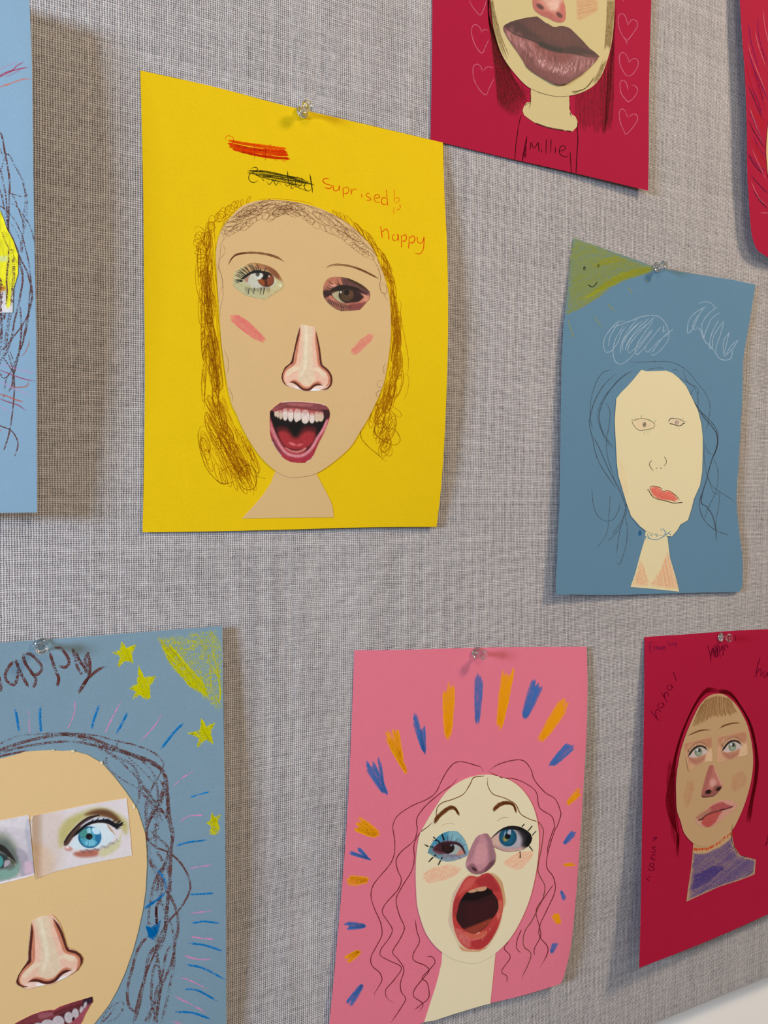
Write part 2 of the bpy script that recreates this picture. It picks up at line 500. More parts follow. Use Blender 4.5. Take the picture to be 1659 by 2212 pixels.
def scribble(path, wid, n, rx, ry, rgb, w=1.6, pr=0.6, ang=0.0, jit=0.4, step=2.5, seed=0):
    """one long loopy pencil line that follows `path` (pixels)"""
    R = np.random.RandomState(seed)
    P = cr(path, 4); L = np.concatenate([[0], np.cumsum(np.linalg.norm(np.diff(P, axis=0), axis=1))])
    wid = np.interp(np.linspace(0, 1, 50), np.linspace(0, 1, len(wid)), wid)
    m = n*14
    t = np.linspace(0, 1, m)
    cxp = np.interp(t*L[-1], L, P[:, 0]); cyp = np.interp(t*L[-1], L, P[:, 1])
    dx = np.gradient(cxp); dy = np.gradient(cyp); q = np.hypot(dx, dy)+1e-6
    ww = np.interp(t, np.linspace(0, 1, 50), wid)
    lat = (vnoise(t*n*.55+R.rand()*50, np.full(m, 1.5))-.5)*ww*1.0
    lon = (vnoise(t*n*.45+R.rand()*50, np.full(m, 5.5))-.5)*ry*2
    ph = 2*np.pi*n*t+3*vnoise(t*n*.4+R.rand()*50, np.full(m, 7.5))
    k1 = 0.6+jit*2*(vnoise(t*n*.8+R.rand()*50, np.full(m, 2.5))-.3); k2 = 0.6+jit*2*(vnoise(t*n*.7+R.rand()*50, np.full(m, 8.5))-.3)
    ex = rx*k1*np.cos(ph); ey = ry*k2*np.sin(ph)
    c_, s_ = math.cos(math.radians(ang)), math.sin(math.radians(ang))
    nx, ny = -dy/q, dx/q
    X = cxp+nx*lat+dx/q*lon+ex*c_-ey*s_; Y = cyp+ny*lat+dy/q*lon+ex*s_+ey*c_
    return (np.stack([X, Y], 1), w, rgb, pr, 0.02)

def hatch(poly, ang, sp, w, rgb, pr, jit=1.0, seed=1, over=0.0, bend=0.0):
    """parallel strokes filling a polygon (pixels)"""
    R = np.random.RandomState(seed)
    P = np.array(poly, float); c_, s_ = math.cos(math.radians(ang)), math.sin(math.radians(ang))
    Q = np.stack([P[:, 0]*c_+P[:, 1]*s_, -P[:, 0]*s_+P[:, 1]*c_], 1)
    out = []
    y = Q[:, 1].min()+sp*.5
    while y < Q[:, 1].max():
        xs = []
        for i in range(len(Q)):
            a, b = Q[i], Q[(i+1) % len(Q)]
            if (a[1] > y) != (b[1] > y): xs.append(a[0]+(y-a[1])/(b[1]-a[1])*(b[0]-a[0]))
        xs.sort()
        for k in range(0, len(xs)-1, 2):
            x0 = xs[k]-over*R.rand()+jit*(R.rand()-.5); x1 = xs[k+1]+over*R.rand()+jit*(R.rand()-.5)
            if x1-x0 < 2: continue
            y0 = y+jit*(R.rand()-.5); y1 = y+jit*(R.rand()-.5)
            m = max(3, int((x1-x0)/5)); t = np.linspace(0, 1, m)
            X = x0+(x1-x0)*t; Y = y0+(y1-y0)*t+bend*np.sin(np.pi*t)
            out.append((np.stack([X*c_-Y*s_, X*s_+Y*c_], 1), w*(.8+.4*R.rand()), rgb, pr*(.8+.3*R.rand()), 0.12))
        y += sp*(.7+.6*R.rand())
    return out

# ------------------------------------------------------------------ the wall and the fabric board
def box(name, lo, hi, mat, parent=None, bevel=0.0):
    import bmesh
    bm = bmesh.new(); bmesh.ops.create_cube(bm, size=1.0)
    for v in bm.verts:
        v.co = Vector([lo[i]+(v.co[i]+.5)*(hi[i]-lo[i]) for i in range(3)])
    if bevel: bmesh.ops.bevel(bm, geom=bm.edges[:], offset=bevel, segments=3, affect='EDGES', profile=.5)
    me = bpy.data.meshes.new(name); bm.to_mesh(me); bm.free(); me.materials.append(mat)
    o = bpy.data.objects.new(name, me); COL.objects.link(o)
    if parent: o.parent = parent
    return o
MAT_WALL = paper_mat('painted_plaster', (251, 245, 238), fibre=0.01, bump=0.1)
BT = 0.017                                        # board thickness
_e = unproj(1535, 2161, 0.0)                      # a point on the board's lower edge
BZ = float(_e[2])
wall = box('wall_back', (-1.9, BT+0.0008, 0.0), (3.2, BT+0.1, 2.8), MAT_WALL); wall['kind'] = 'structure'
floor = box('floor', (-1.9, -2.6, -0.05), (3.2, BT+0.1, 0.0), paper_mat('floor_lino', (120, 112, 104), .03)); floor['kind'] = 'structure'
board = box('pin_board', (-0.75, 0.0, BZ), (1.9, BT, BZ+1.2), MAT_FABRIC, bevel=0.0015)
board['label'] = 'large pin board covered in heathered grey woven fabric on the white wall'
board['category'] = 'pin board'

def hump(t): return np.sin(np.pi*np.clip(t, 0, 1))

GRP = 'collage portraits pinned to the grey board'
BROWN = (112, 66, 36)

# ================================================================== 1. yellow sheet
PAP_Y = paper_mat('yellow_card', (228, 188, 8), .05)
PAP_TAN = paper_mat('tan_paper', (214, 177, 123), .03)
PAP_CREAM = paper_mat('cream_paper', (228, 208, 166), .025)
def h_yel(u, v): return 0.0003+0.0085*u**2*np.sin(np.pi*np.clip(v*.9+.06, 0, 1))+0.0012*v**2*(1-u)+.002*v*v*u
Yo = cr([(303, 152), (460, 187), (620, 229), (800, 271), (957, 308)], 12).tolist()[:-1]+cr([(957, 308), (960, 420), (966, 540), (968, 680), (966, 800), (960, 950), (952, 1060), (943, 1138)], 12).tolist()[:-1]+cr([(943, 1138), (800, 1139), (620, 1144), (450, 1148), (308, 1150)], 12).tolist()[:-1]+cr([(308, 1150), (311, 1000), (313, 800), (311, 600), (309, 400), (303, 152)], 12).tolist()[:-1]
Y = Sheet('collage_portrait', [(303, 152), (957, 308), (943, 1138), (308, 1150)], h_yel,
          'yellow paper collage portrait with wide open laughing mouth and brown scribbled curls', 'drawing', GRP, PAP_Y, Yo)
faceY = K('B', (490, 117), (400, 155), (330, 225), (270, 300), (240, 370), (225, 440), (221, 520), (228, 650), (240, 850), (250, 1000), (262, 1150), (285, 1320), (310, 1480), (340, 1590)) + \
    K('C', (310, 255), (350, 350), (400, 440), (470, 540), (560, 622), (650, 661), (740, 655), (810, 637), (900, 580), (1015, 480), (1080, 380), (1140, 280), (1200, 150)) + \
    K('B', (1428, 1400), (1455, 1250), (1472, 1100), (1474, 950), (1462, 800), (1435, 680), (1400, 580), (1340, 450), (1250, 345), (1150, 262), (1000, 180), (850, 132), (700, 108), (600, 105))
neckY = K('C', (575, 600), (556, 628), (545, 650), (532, 690), (480, 770), (415, 845), (350, 915), (600, 911), (918, 908), (912, 850), (900, 810), (870, 750), (835, 685), (806, 630), (700, 600))
Y.card('neck', neckY, 0.25, 0.25, PAP_TAN, Y.root, step=14)
fY = Y.card('face', faceY, 0.50, 0.3, PAP_TAN, Y.root, step=12, smooth=True)
fY['label'] = 'long oval face cut from tan paper'

# --- left eye (viewer's left)
e1 = [(165, 480), (250, 400), (400, 300), (560, 225), (700, 205), (880, 230), (1050, 280), (1160, 335), (1250, 400), (1320, 480), (1380, 580), (1440, 700), (1455, 810), (1400, 880), (1250, 980), (980, 1148), (900, 1130), (720, 1100), (520, 1050), (400, 990), (260, 890), (165, 780)]
p = Print('e1', (194, 177, 128))
p.poly([(160, 600), (500, 640), (800, 900), (1000, 1160), (500, 1080), (160, 800)], (184, 177, 132), 160)
p.poly([(560, 200), (900, 200), (1300, 400), (1450, 650), (1250, 640), (1100, 460), (900, 400), (700, 360)], (168, 112, 72), 130)
p.poly([(1000, 300), (1250, 400), (1350, 560), (1300, 620), (1150, 500)], (132, 78, 46), 90)
p.poly([(420, 360), (560, 240), (720, 240), (700, 400), (560, 480)], (190, 150, 100), 90)
p.poly([(1180, 560), (1300, 640), (1420, 760), (1380, 860), (1150, 900), (1150, 700)], (198, 186, 140), 90)
p.poly([(430, 640), (600, 500), (760, 440), (980, 440), (1160, 520), (1230, 640), (1240, 720), (1130, 830), (900, 880), (700, 850), (540, 750)], (196, 192, 172), 26)
p.poly([(440, 640), (540, 560), (600, 520), (540, 640), (540, 720)], (176, 120, 100), 40)
p.ell(1000, 640, 215, 185, (104, 50, 26), 18, 20)
p.ell(1080, 650, 105, 120, (132, 66, 40), 60)
p.poly([(790, 640), (900, 620), (960, 720), (940, 790), (850, 730)], (142, 72, 30), 30)
p.line([(1010, 600), (1000, 700), (1020, 790)], 50, (72, 24, 14), 30)
p.ell(960, 545, 100, 95, (20, 12, 10), 26)
p.ell(1080, 555, 18, 22, (220, 205, 190), 12)
p.poly([(760, 590), (800, 500), (900, 480), (930, 540), (870, 620), (800, 640)], (206, 204, 190), 16)
p.ell(790, 500, 50, 60, (70, 70, 66), 30)
p.line([(400, 640), (520, 530), (640, 460), (800, 440), (1000, 460), (1150, 520), (1200, 570)], 60, (24, 20, 18), 20, 1, (0, -.05))
p.poly([(370, 620), (430, 560), (540, 480), (640, 430), (720, 400), (860, 400), (900, 450), (700, 460), (560, 520), (440, 620)], (18, 16, 14), 20)
for a in [(250, 385, 470, 520), (320, 340, 520, 480), (400, 310, 600, 470), (430, 290, 560, 430), (510, 245, 660, 420), (540, 240, 700, 410), (590, 225, 720, 400), (740, 215, 830, 420), (215, 430, 440, 560), (200, 490, 420, 590), (180, 520, 380, 620), (175, 650, 400, 660), (180, 690, 380, 670), (200, 735, 400, 690), (1010, 310, 960, 420), (700, 300, 780, 430), (860, 330, 850, 430), (300, 440, 470, 540), (350, 380, 540, 500)]:
    p.line([(a[0], a[1]), ((a[0]+a[2])/2+12, (a[1]+a[3])/2-16), (a[2], a[3])], 20, (22, 20, 18), 10, .95, (-.02, 1))
for i, xx in enumerate(range(470, 1080, 38)):
    p.line([(xx+20, 830+40*math.sin(i*.3)), (xx+4*(-1)**i, 960+30*math.sin(i*1.7))], 14, (64, 62, 50), 12, .8, (1, -.02))
for xx in (560, 700, 870, 950): p.line([(xx+10, 850), (xx-6, 960), (xx-16, 1010)], 18, (40, 40, 34), 12, .9)
p.ell(1370, 790, 26, 26, (228, 220, 180), 20)
p.grain(.10, 40)
Y.card('eye', K('e1', *e1), 0.80, 0.15, MAT_PRINT, fY, step=1.0, prn=p, edge=(214, 200, 150))['label'] = 'printed brown eye on pale green skin with long lashes'

# --- right eye
e2 = [(225, 440), (260, 350), (310, 280), (400, 225), (520, 208), (700, 215), (880, 255), (1050, 330), (1200, 410), (1310, 490), (1400, 590), (1418, 660), (1400, 780), (1300, 900), (1150, 1060), (900, 1078), (680, 1088), (560, 1050), (430, 960), (330, 870), (240, 750), (212, 640)]
p = Print('e2', (150, 92, 74))
p.poly([(200, 200), (560, 200), (760, 240), (700, 420), (500, 440), (380, 480), (260, 560), (220, 420)], (182, 112, 84), 90)
p.poly([(700, 240), (1000, 280), (1380, 560), (1380, 640), (1180, 640), (900, 450), (760, 400)], (98, 58, 56), 110)
p.poly([(860, 250), (1100, 340), (1400, 590), (1340, 560), (1000, 380), (850, 300)], (66, 42, 18), 40)
p.poly([(220, 560), (420, 600), (430, 680), (300, 730), (220, 730)], (56, 26, 28), 50)
p.poly([(1000, 540), (1200, 560), (1330, 620), (1300, 720), (1180, 720)], (74, 36, 42), 60)
p.poly([(360, 460), (450, 400), (560, 420), (480, 490)], (224, 150, 126), 40)
p.poly([(430, 640), (540, 580), (760, 500), (980, 540), (1160, 640), (1260, 740), (1160, 840), (940, 870), (760, 880), (560, 830), (450, 740)], (44, 22, 24), 24)
p.poly([(440, 650), (560, 590), (650, 600), (680, 800), (760, 880), (640, 860), (500, 760)], (176, 164, 124), 26)
p.poly([(400, 690), (470, 740), (620, 860), (860, 900), (1100, 860), (1260, 740), (1320, 780), (1200, 900), (850, 950), (600, 900), (420, 800), (360, 720)], (196, 116, 92), 40)
p.poly([(1180, 640), (1360, 700), (1380, 780), (1300, 880), (1250, 800), (1250, 720)], (206, 138, 108), 40)
p.poly([(900, 920), (1200, 880), (1300, 860), (1150, 1060), (900, 1070)], (136, 66, 62), 60)
p.ell(815, 680, 205, 185, (38, 26, 18), 18)
p.ell(820, 690, 165, 150, (84, 58, 36), 50)
p.ell(930, 660, 60, 90, (104, 62, 44), 40)
p.iris(815, 680, 190, 170, (52, 38, 22), 22, .4)
p.ell(815, 615, 70, 72, (16, 10, 8), 20)
p.ell(668, 606, 16, 30, (226, 220, 214), 10)
p.poly([(380, 570), (520, 470), (700, 420), (900, 440), (1100, 500), (1200, 600), (1040, 560), (880, 520), (700, 540), (560, 570), (440, 600)], (30, 18, 14), 36)
for a in [(330, 290, 460, 410), (560, 250, 650, 430), (690, 230, 740, 420), (780, 260, 780, 420), (520, 340, 620, 430), (310, 400, 480, 480), (270, 440, 420, 520), (600, 360, 660, 440), (840, 320, 820, 440), (240, 560, 400, 590), (250, 600, 380, 620), (250, 700, 400, 640), (230, 480, 380, 560)]:
    p.line([(a[0], a[1]), ((a[0]+a[2])/2-4, (a[1]+a[3])/2+12), (a[2], a[3])], 17, (46, 24, 22), 12, .9, (-.02, 1))
for xx in range(330, 900, 46):
    yb = 800+ (xx-330)*.27
    p.line([(xx+40, yb), (xx, yb+60), (xx-4, yb+130)], 20, (60, 34, 30), 14, .85, (1, -.02))
p.line([(680, 960), (690, 1040), (670, 1085)], 16, (40, 24, 20), 8); p.line([(720, 990), (740, 1040), (720, 1080)], 12, (40, 24, 20), 8)
p.grain(.12, 45)
Y.card('eye', K('e2', *e2), 0.80, 0.15, MAT_PRINT, fY, step=1.0, prn=p, edge=(120, 80, 56))['label'] = 'printed dark brown eye on reddish skin'

# --- cartoon nose, used on two sheets
def nose(sheet, crop, T, face, outline, paper):
    t = lambda pts: [T(q) for q in pts]
    p = Print(crop, (232, 184, 156))
    sc = 1.0
    D = (84, 34, 24); O = (202, 124, 92)
    p.poly(t([(740, 140), (1000, 170), (990, 600), (1030, 1150), (1060, 1650), (860, 1690), (660, 1580), (640, 1350), (740, 900), (750, 400)]), (226, 198, 164), 60)
    p.poly(t([(820, 150), (880, 150), (880, 900), (860, 1200), (740, 1450), (700, 1430), (780, 1150), (800, 700)]), (232, 212, 180), 40)
    p.poly(t([(320, 1400), (420, 1250), (560, 1190), (680, 1230), (660, 1290), (520, 1340), (400, 1450)]), (232, 204, 170), 50)
    p.poly(t([(1050, 1240), (1180, 1250), (1340, 1380), (1330, 1480), (1230, 1450), (1150, 1340), (1050, 1320)]), (234, 206, 172), 50)
    # orange inner line
    p.line(t([(690, 240), (640, 560), (590, 900), (560, 1090), (480, 1180), (350, 1270), (270, 1380), (250, 1500), (280, 1600), (350, 1660)]), 58, O, 18, 1, (.05, .02))
    p.line(t([(1085, 330), (1120, 700), (1150, 950), (1170, 1130), (1230, 1220), (1380, 1350), (1440, 1480), (1430, 1620), (1380, 1700)]), 62, O, 18, 1, (.02, .05))
    p.line(t([(430, 1590), (560, 1580), (660, 1640), (760, 1730), (860, 1765), (960, 1730), (1060, 1640), (1170, 1610), (1260, 1650)]), 60, O, 18, 1, (.02, .02))
    if paper:
        p.poly(t([(380, 1640), (500, 1650), (600, 1690), (700, 1800), (480, 1760), (330, 1690)]), (236, 200, 180), 26)
        p.poly(t([(560, 1720), (640, 1735), (730, 1830), (600, 1800)]), (240, 226, 220), 20)
        p.poly(t([(1060, 1740), (1200, 1690), (1330, 1690), (1240, 1780), (1150, 1810), (960, 1830)]), (238, 206, 190), 26)
        p.poly(t([(950, 1830), (1040, 1770), (1150, 1790), (1200, 1830)]), (240, 232, 228), 20)
    # dark outline
    p.line(t([(690, 170), (640, 420), (560, 720), (510, 980), (480, 1090), (400, 1160), (300, 1250), (235, 1380), (225, 1500), (250, 1590), (310, 1670), (400, 1710)]), 52, D, 12, 1, (0, .02))
    p.line(t([(560, 720), (520, 900), (495, 1080), (430, 1140)]), 58, D, 14, 1, (.1, .1))
    p.line(t([(1085, 270), (1140, 500), (1190, 800), (1215, 1060), (1250, 1180), (1380, 1290), (1470, 1420), (1495, 1550), (1470, 1680), (1380, 1770), (1220, 1805)]), 54, D, 12, 1, (0, 0))
    p.line(t([(1170, 700), (1205, 950), (1230, 1130)]), 50, D, 14, 1, (.05, .1))
    p.line(t([(400, 1610), (500, 1605), (600, 1650), (700, 1740), (780, 1790), (870, 1805), (950, 1780), (1040, 1700), (1150, 1665), (1300, 1695)]), 56, D, 12, 1, (-.01, -.01))
    p.grain(.05, 60)
    return sheet.card('nose', K(crop, *outline), 0.80, 0.15, MAT_PRINT, face, step=1.0, prn=p, edge=(240, 222, 200))
n1o = [(700, 130), (830, 148), (1060, 195), (1085, 260), (1140, 450), (1200, 740), (1240, 1070), (1290, 1185), (1420, 1290), (1500, 1430), (1525, 1560), (1490, 1690), (1400, 1790), (1290, 1825), (1150, 1828), (960, 1835), (890, 1845), (800, 1835), (700, 1800), (560, 1765), (400, 1715), (300, 1670), (240, 1590), (210, 1480), (230, 1370), (300, 1220), (420, 1130), (465, 1060), (530, 800), (600, 470), (670, 200)]
nose(Y, 'n1', lambda q: q, fY, n1o, True)

# --- laughing mouth
m1 = [(135, 345), (230, 255), (370, 150), (480, 128), (700, 120), (1000, 140), (1240, 165), (1340, 190), (1400, 230), (1460, 300), (1480, 400), (1470, 500), (1420, 650), (1340, 840), (1230, 1050), (1130, 1280), (1090, 1380), (1000, 1470), (910, 1502), (760, 1500), (600, 1480), (480, 1420), (380, 1340), (290, 1200), (190, 1050), (140, 860), (128, 600)]
p = Print('m1', (150, 58, 62))
p.poly([(150, 110), (1500, 110), (1400, 240), (1250, 180), (800, 140), (400, 150)], (230, 206, 192), 14)
p.poly([(150, 330), (300, 215), (480, 150), (700, 138), (1000, 165), (1300, 205), (1420, 240), (1480, 330), (1300, 330), (900, 300), (500, 250), (300, 290)], (132, 66, 68), 26)
p.poly([(560, 160), (900, 170), (1100, 200), (1000, 235), (600, 215)], (166, 92, 90), 50)
p.poly([(140, 400), (180, 330), (400, 250), (700, 250), (1000, 300), (1350, 320), (1470, 400), (1440, 520), (1300, 760), (1130, 1030), (1000, 1200), (760, 1260), (500, 1190), (360, 1010), (240, 760), (160, 520)], (12, 6, 8), 20)
p.poly([(1320, 330), (1480, 330), (1480, 480), (1400, 560), (1340, 460)], (56, 24, 28), 40)
p.poly([(200, 300), (420, 250), (700, 250), (1000, 300), (1300, 330), (1280, 440), (900, 400), (500, 420), (260, 380)], (176, 84, 84), 36)
# tongue
p.poly([(280, 720), (500, 700), (700, 900), (900, 700), (1160, 720), (1160, 1000), (1000, 1180), (740, 1240), (480, 1160), (340, 980)], (84, 22, 26), 120)
p.poly([(330, 820), (500, 800), (710, 960), (940, 800), (1130, 840), (1110, 1030), (940, 1170), (740, 1215), (500, 1150), (370, 1000)], (164, 44, 50), 110)
p.poly([(620, 560), (820, 560), (760, 800), (710, 880), (660, 800)], (6, 4, 4), 80)
p.ell(640, 1080, 80, 28, (214, 110, 108), 26, 20); p.ell(800, 1100, 70, 24, (206, 96, 96), 26, -12)
p.line([(480, 1180), (600, 1230), (720, 1260), (850, 1230), (930, 1180)], 52, (206, 116, 110), 22)
p.line([(560, 1180), (640, 1222)], 16, (90, 24, 28), 14); p.line([(750, 1215), (800, 1195)], 14, (90, 24, 28), 14)
# gums + teeth
for (x, y, rx, ry) in [(262, 400, 26, 70), (312, 405, 30, 90), (378, 430, 42, 100), (478, 420, 56, 140), (600, 440, 60, 142), (755, 450, 78, 156), (925, 470, 88, 158), (1078, 500, 58, 120), (1190, 470, 58, 120), (1275, 470, 60, 110)]:
    sh = (214, 186, 160) if x < 420 or x > 1150 else (224, 204, 190)
    p.ell(x, y, rx*1.12, ry, sh, 22)
    p.ell(x, y-ry*.75, rx*.9, ry*.33, (196, 120, 112), 30, 0, .5)
p.poly([(700, 610), (850, 520), (835, 640)], (8, 4, 6), 14, 1, False)
for xx in (345, 420, 535, 665, 838, 1018, 1135): p.line([(xx, 330), (xx+3, 520)], 9, (150, 98, 88), 12, .6)
p.line([(250, 330), (500, 260), (800, 270), (1100, 320), (1300, 350)], 34, (120, 48, 50), 30, .8)
# lower lip
p.poly([(128, 560), (200, 640), (290, 900), (420, 1110), (560, 1230), (740, 1290), (900, 1260), (1060, 1130), (1220, 880), (1400, 540), (1500, 520), (1400, 900), (1120, 1520), (500, 1560), (100, 1100)], (164, 56, 66), 20)
p.line([(170, 720), (260, 920), (370, 1130), (520, 1290), (740, 1350), (920, 1310), (1080, 1160), (1210, 930), (1340, 740), (1410, 570)], 62, (212, 132, 138), 44)
p.line([(150, 600), (200, 820), (300, 1060)], 44, (196, 112, 112), 40)
p.poly([(380, 1300), (560, 1400), (780, 1420), (1000, 1340), (1180, 1120), (1130, 1300), (900, 1510), (560, 1490)], (166, 44, 58), 60)
p.poly([(160, 880), (260, 1020), (380, 1240), (340, 1310), (220, 1100)], (128, 56, 64), 50)
p.line([(180, 1020), (240, 1140), (320, 1260), (390, 1350)], 20, (232, 214, 200), 10); p.line([(960, 1485), (1060, 1420), (1110, 1350)], 26, (236, 214, 200), 12)
p.grain(.12, 30)
Y.card('mouth', K('m1', *m1), 0.80, 0.15, MAT_PRINT, fY, step=1.0, prn=p, edge=(230, 206, 190))['label'] = 'printed open mouth with upper teeth and red tongue'

# --- eyebrows, blush
Y.ribbons('eyebrow', [S('B', [(310, 572), (330, 530), (370, 497), (450, 485), (540, 488), (620, 505), (680, 530), (715, 552)], 4.8, (128, 82, 50), .8, .3),
                      S('B', [(312, 560), (350, 510), (400, 490), (460, 487)], 2.6, (96, 58, 34), .8), S('B', [(560, 490), (640, 505), (700, 540)], 3.0, (140, 90, 58), .6)], MAT_PENCIL, fY)
Y.ribbons('eyebrow', [S('B', [(1012, 592), (1060, 573), (1130, 572), (1210, 588), (1280, 615), (1340, 645), (1388, 672)], 4.8, (140, 96, 60), .75, .3),
                      S('B', [(1200, 585), (1290, 620), (1385, 668)], 2.4, (100, 62, 36), .8), S('B', [(1015, 582), (1090, 565), (1180, 578)], 2.4, (150, 104, 66), .6)], MAT_PENCIL, fY)
Y.ribbons('blush_mark', hatch(K('B', (320, 930), (370, 925), (440, 965), (520, 1040), (580, 1105), (560, 1135), (500, 1105), (400, 1035), (325, 970)), 38, 1.5, 2.6, (232, 122, 118), .60, seed=3), MAT_PENCIL, fY)
Y.ribbons('blush_mark', hatch(K('B', (1185, 1180), (1250, 1110), (1330, 1060), (1355, 1075), (1340, 1110), (1260, 1190), (1210, 1222), (1185, 1205)), -36, 1.6, 2.6, (230, 134, 122), .54, seed=4), MAT_PENCIL, fY)

# --- hair
HB = (120, 74, 48); HY = (164, 98, 10)
Y.ribbons('hair_curls', [
    scribble(K('B', (300, 345), (360, 260), (440, 200), (540, 170), (660, 160), (760, 180)), [22, 42, 46, 40, 26], 22, 21, 10, HB, 1.3, .55, -20, seed=1),
    scribble(K('B', (330, 350), (400, 300), (500, 250), (600, 220), (700, 190), (800, 170)), [20, 26, 24, 18], 15, 18, 9, HB, 1.3, .5, -30, seed=2),
    scribble(K('B', (300, 330), (400, 210), (520, 150), (700, 150)), [18, 34, 30], 14, 24, 10, HB, 1.2, .5, -15, seed=3),
    scribble(K('B', (700, 170), (820, 180), (960, 230), (1080, 300), (1200, 380), (1320, 480)), [18, 34, 40, 34, 12], 24, 26, 9, HB, 1.2, .5, 36, seed=4),
    scribble(K('B', (820, 200), (950, 290), (1080, 350), (1200, 420), (1330, 505)), [12, 20, 22, 10], 15, 18, 9, HB, 1.2, .48, 36, seed=5),
    S('B', [(1130, 260), (1250, 350), (1350, 460), (1400, 590), (1460, 700)], 1.4, HB, .5), S('B', [(500, 118), (640, 110), (860, 140), (1100, 235), (1220, 320)], 1.5, HB, .55),
    S('B', [(640, 120), (655, 160), (700, 175), (770, 160), (740, 125), (690, 130), (720, 170)], 1.5, (96, 58, 38), .6),
    S('B', [(760, 130), (750, 165), (800, 180), (860, 165), (830, 145)], 1.5, (96, 58, 38), .6),
    S('B', [(1340, 520), (1380, 590), (1400, 660), (1395, 720), (1410, 770), (1440, 775), (1445, 740), (1425, 700), (1400, 730)], 1.5, HB, .55),
    S('B', [(1420, 770), (1440, 810), (1455, 830)], 1.4, HB, .5),
    S('B', [(1440, 1270), (1420, 1310), (1425, 1350), (1440, 1310)], 1.3, HB, .45), S('B', [(1420, 1400), (1380, 1405), (1380, 1440), (1410, 1460), (1370, 1490), (1380, 1520), (1400, 1500), (1375, 1550)], 1.3, HB, .45),
    S('B', [(235, 420), (270, 430), (285, 480), (240, 560), (270, 700), (240, 800)], 1.3, HB, .45), S('B', [(228, 560), (262, 660), (272, 780), (250, 900), (258, 960)], 1.3, HB, .42),
    S('B', [(300, 350), (260, 420), (250, 500), (232, 640)], 1.3, HB, .45), S('B', [(275, 1170), (305, 1240), (310, 1300), (300, 1360)], 1.6, HB, .35), S('B', [(305, 1440), (335, 1500), (342, 1560)], 1.4, HB, .4),
], MAT_PENCIL, fY, label='curly fringe scribbled in brown pencil over the forehead')
hl = []
for sd, (pp, ww, n, rx, ry, an) in enumerate([
    (K('B', (440, 120), (330, 175), (240, 240), (170, 300), (130, 370)), [12, 22, 30], 16, 13, 10, 30),
    (K('B', (110, 340), (100, 450), (130, 560), (150, 640)), [22, 34, 34], 12, 16, 12, 80),
    (K('B', (150, 330), (160, 480), (160, 640), (175, 800), (185, 950)), [26, 28, 24, 22], 26, 9, 26, 5),
    (K('B', (130, 600), (160, 800), (185, 1000), (200, 1200), (215, 1400), (225, 1560)), [22, 22, 24, 26, 26], 40, 9, 28, -6),
    (K('B', (110, 500), (105, 700), (120, 900), (125, 1100), (135, 1300), (125, 1500)), [10, 8, 10, 10], 18, 6, 28, 0),
    (K('B', (170, 1000), (190, 1200), (200, 1400)) + K('C', (190, 200), (230, 330)), [22, 26, 28, 34], 26, 10, 26, -12),
    (K('C', (160, 250), (200, 380), (250, 480), (300, 580), (350, 640)), [34, 56, 56, 36], 26, 14, 26, -25),
    (K('C', (230, 330), (270, 430), (310, 520), (360, 600), (370, 670)), [34, 44, 44, 30], 26, 13, 24, -30),
    (K('C', (110, 380), (130, 480), (180, 600), (250, 680), (380, 700)), [10, 16, 20, 20], 12, 12, 22, -20),
    (K('C', (330, 420), (400, 510), (440, 580), (420, 680)), [20, 24, 24], 10, 10, 20, -20)]):
    hl.append(scribble(pp, ww, n, rx*.75, ry*1.45, HY, 1.5, .56, an, seed=20+sd))
hl += hatch(K('B', (150, 330), (210, 300), (225, 560), (238, 900), (262, 1180), (300, 1500), (215, 1500), (170, 1200), (140, 900), (130, 560)), 84, 2.6, 1.7, HY, .40, seed=44, jit=6)
hl += hatch(K('C', (120, 180), (240, 150), (300, 330), (400, 520), (440, 640), (350, 690), (230, 620), (150, 420)), 62, 2.8, 1.7, HY, .42, seed=45, jit=8)
hl += [S('C', [(140, 345), (95, 350), (80, 420), (100, 520), (130, 600), (175, 660), (230, 700), (290, 690), (330, 660)], 1.8, (110, 60, 10), .62),
       S('C', [(90, 420), (105, 500), (150, 590)], 1.6, HY, .5), S('C', [(300, 640), (350, 720), (400, 738), (435, 715), (440, 650), (420, 600), (370, 590), (330, 640), (360, 700), (410, 700)], 1.8, (110, 60, 10), .6),
       S('C', [(440, 655), (498, 670)], 1.6, (110, 60, 10), .5), S('C', [(200, 640), (280, 590), (380, 600), (460, 640)], 1.5, HY, .5),
       S('B', [(80, 520), (75, 680), (100, 800), (160, 880)], 1.6, HY, .55), S('B', [(95, 780), (95, 900), (110, 1000), (180, 1060)], 1.6, HY, .5),
       S('B', [(490, 112), (560, 100), (700, 100), (860, 120), (940, 150)], 1.4, HY, .45)]
Y.ribbons('hair_curls', hl, MAT_PENCIL, Y.root, over=False, label='long brown pencil curls left of the face')
hr = []
for sd, (pp, ww, n, rx, ry, an) in enumerate([
    (K('B', (1120, 240), (1230, 310), (1350, 420), (1430, 560), (1470, 680)), [6, 12, 18, 20], 22, 6, 18, -30),
    (K('B', (1440, 600), (1490, 760), (1510, 900), (1515, 1060)), [16, 20, 22, 22], 22, 7, 24, -8),
    (K('B', (1480, 850), (1520, 1000), (1520, 1180), (1510, 1350)), [14, 24, 26, 26], 22, 9, 24, 0),
    (K('B', (1500, 1100), (1510, 1280), (1480, 1420), (1440, 1560)), [18, 30, 32, 32], 24, 10, 22, 12),
    (K('C', (1290, 60), (1250, 160), (1200, 280), (1190, 380), (1210, 440)), [34, 44, 50, 54], 26, 14, 22, 14),
    (K('C', (1260, 150), (1240, 260), (1250, 350), (1230, 430), (1220, 520)), [22, 40, 44, 20], 20, 13, 18, 20)]):
    hr.append(scribble(pp, ww, n, rx*.75, ry*1.4, HY, 1.5, .54, an, seed=40+sd))
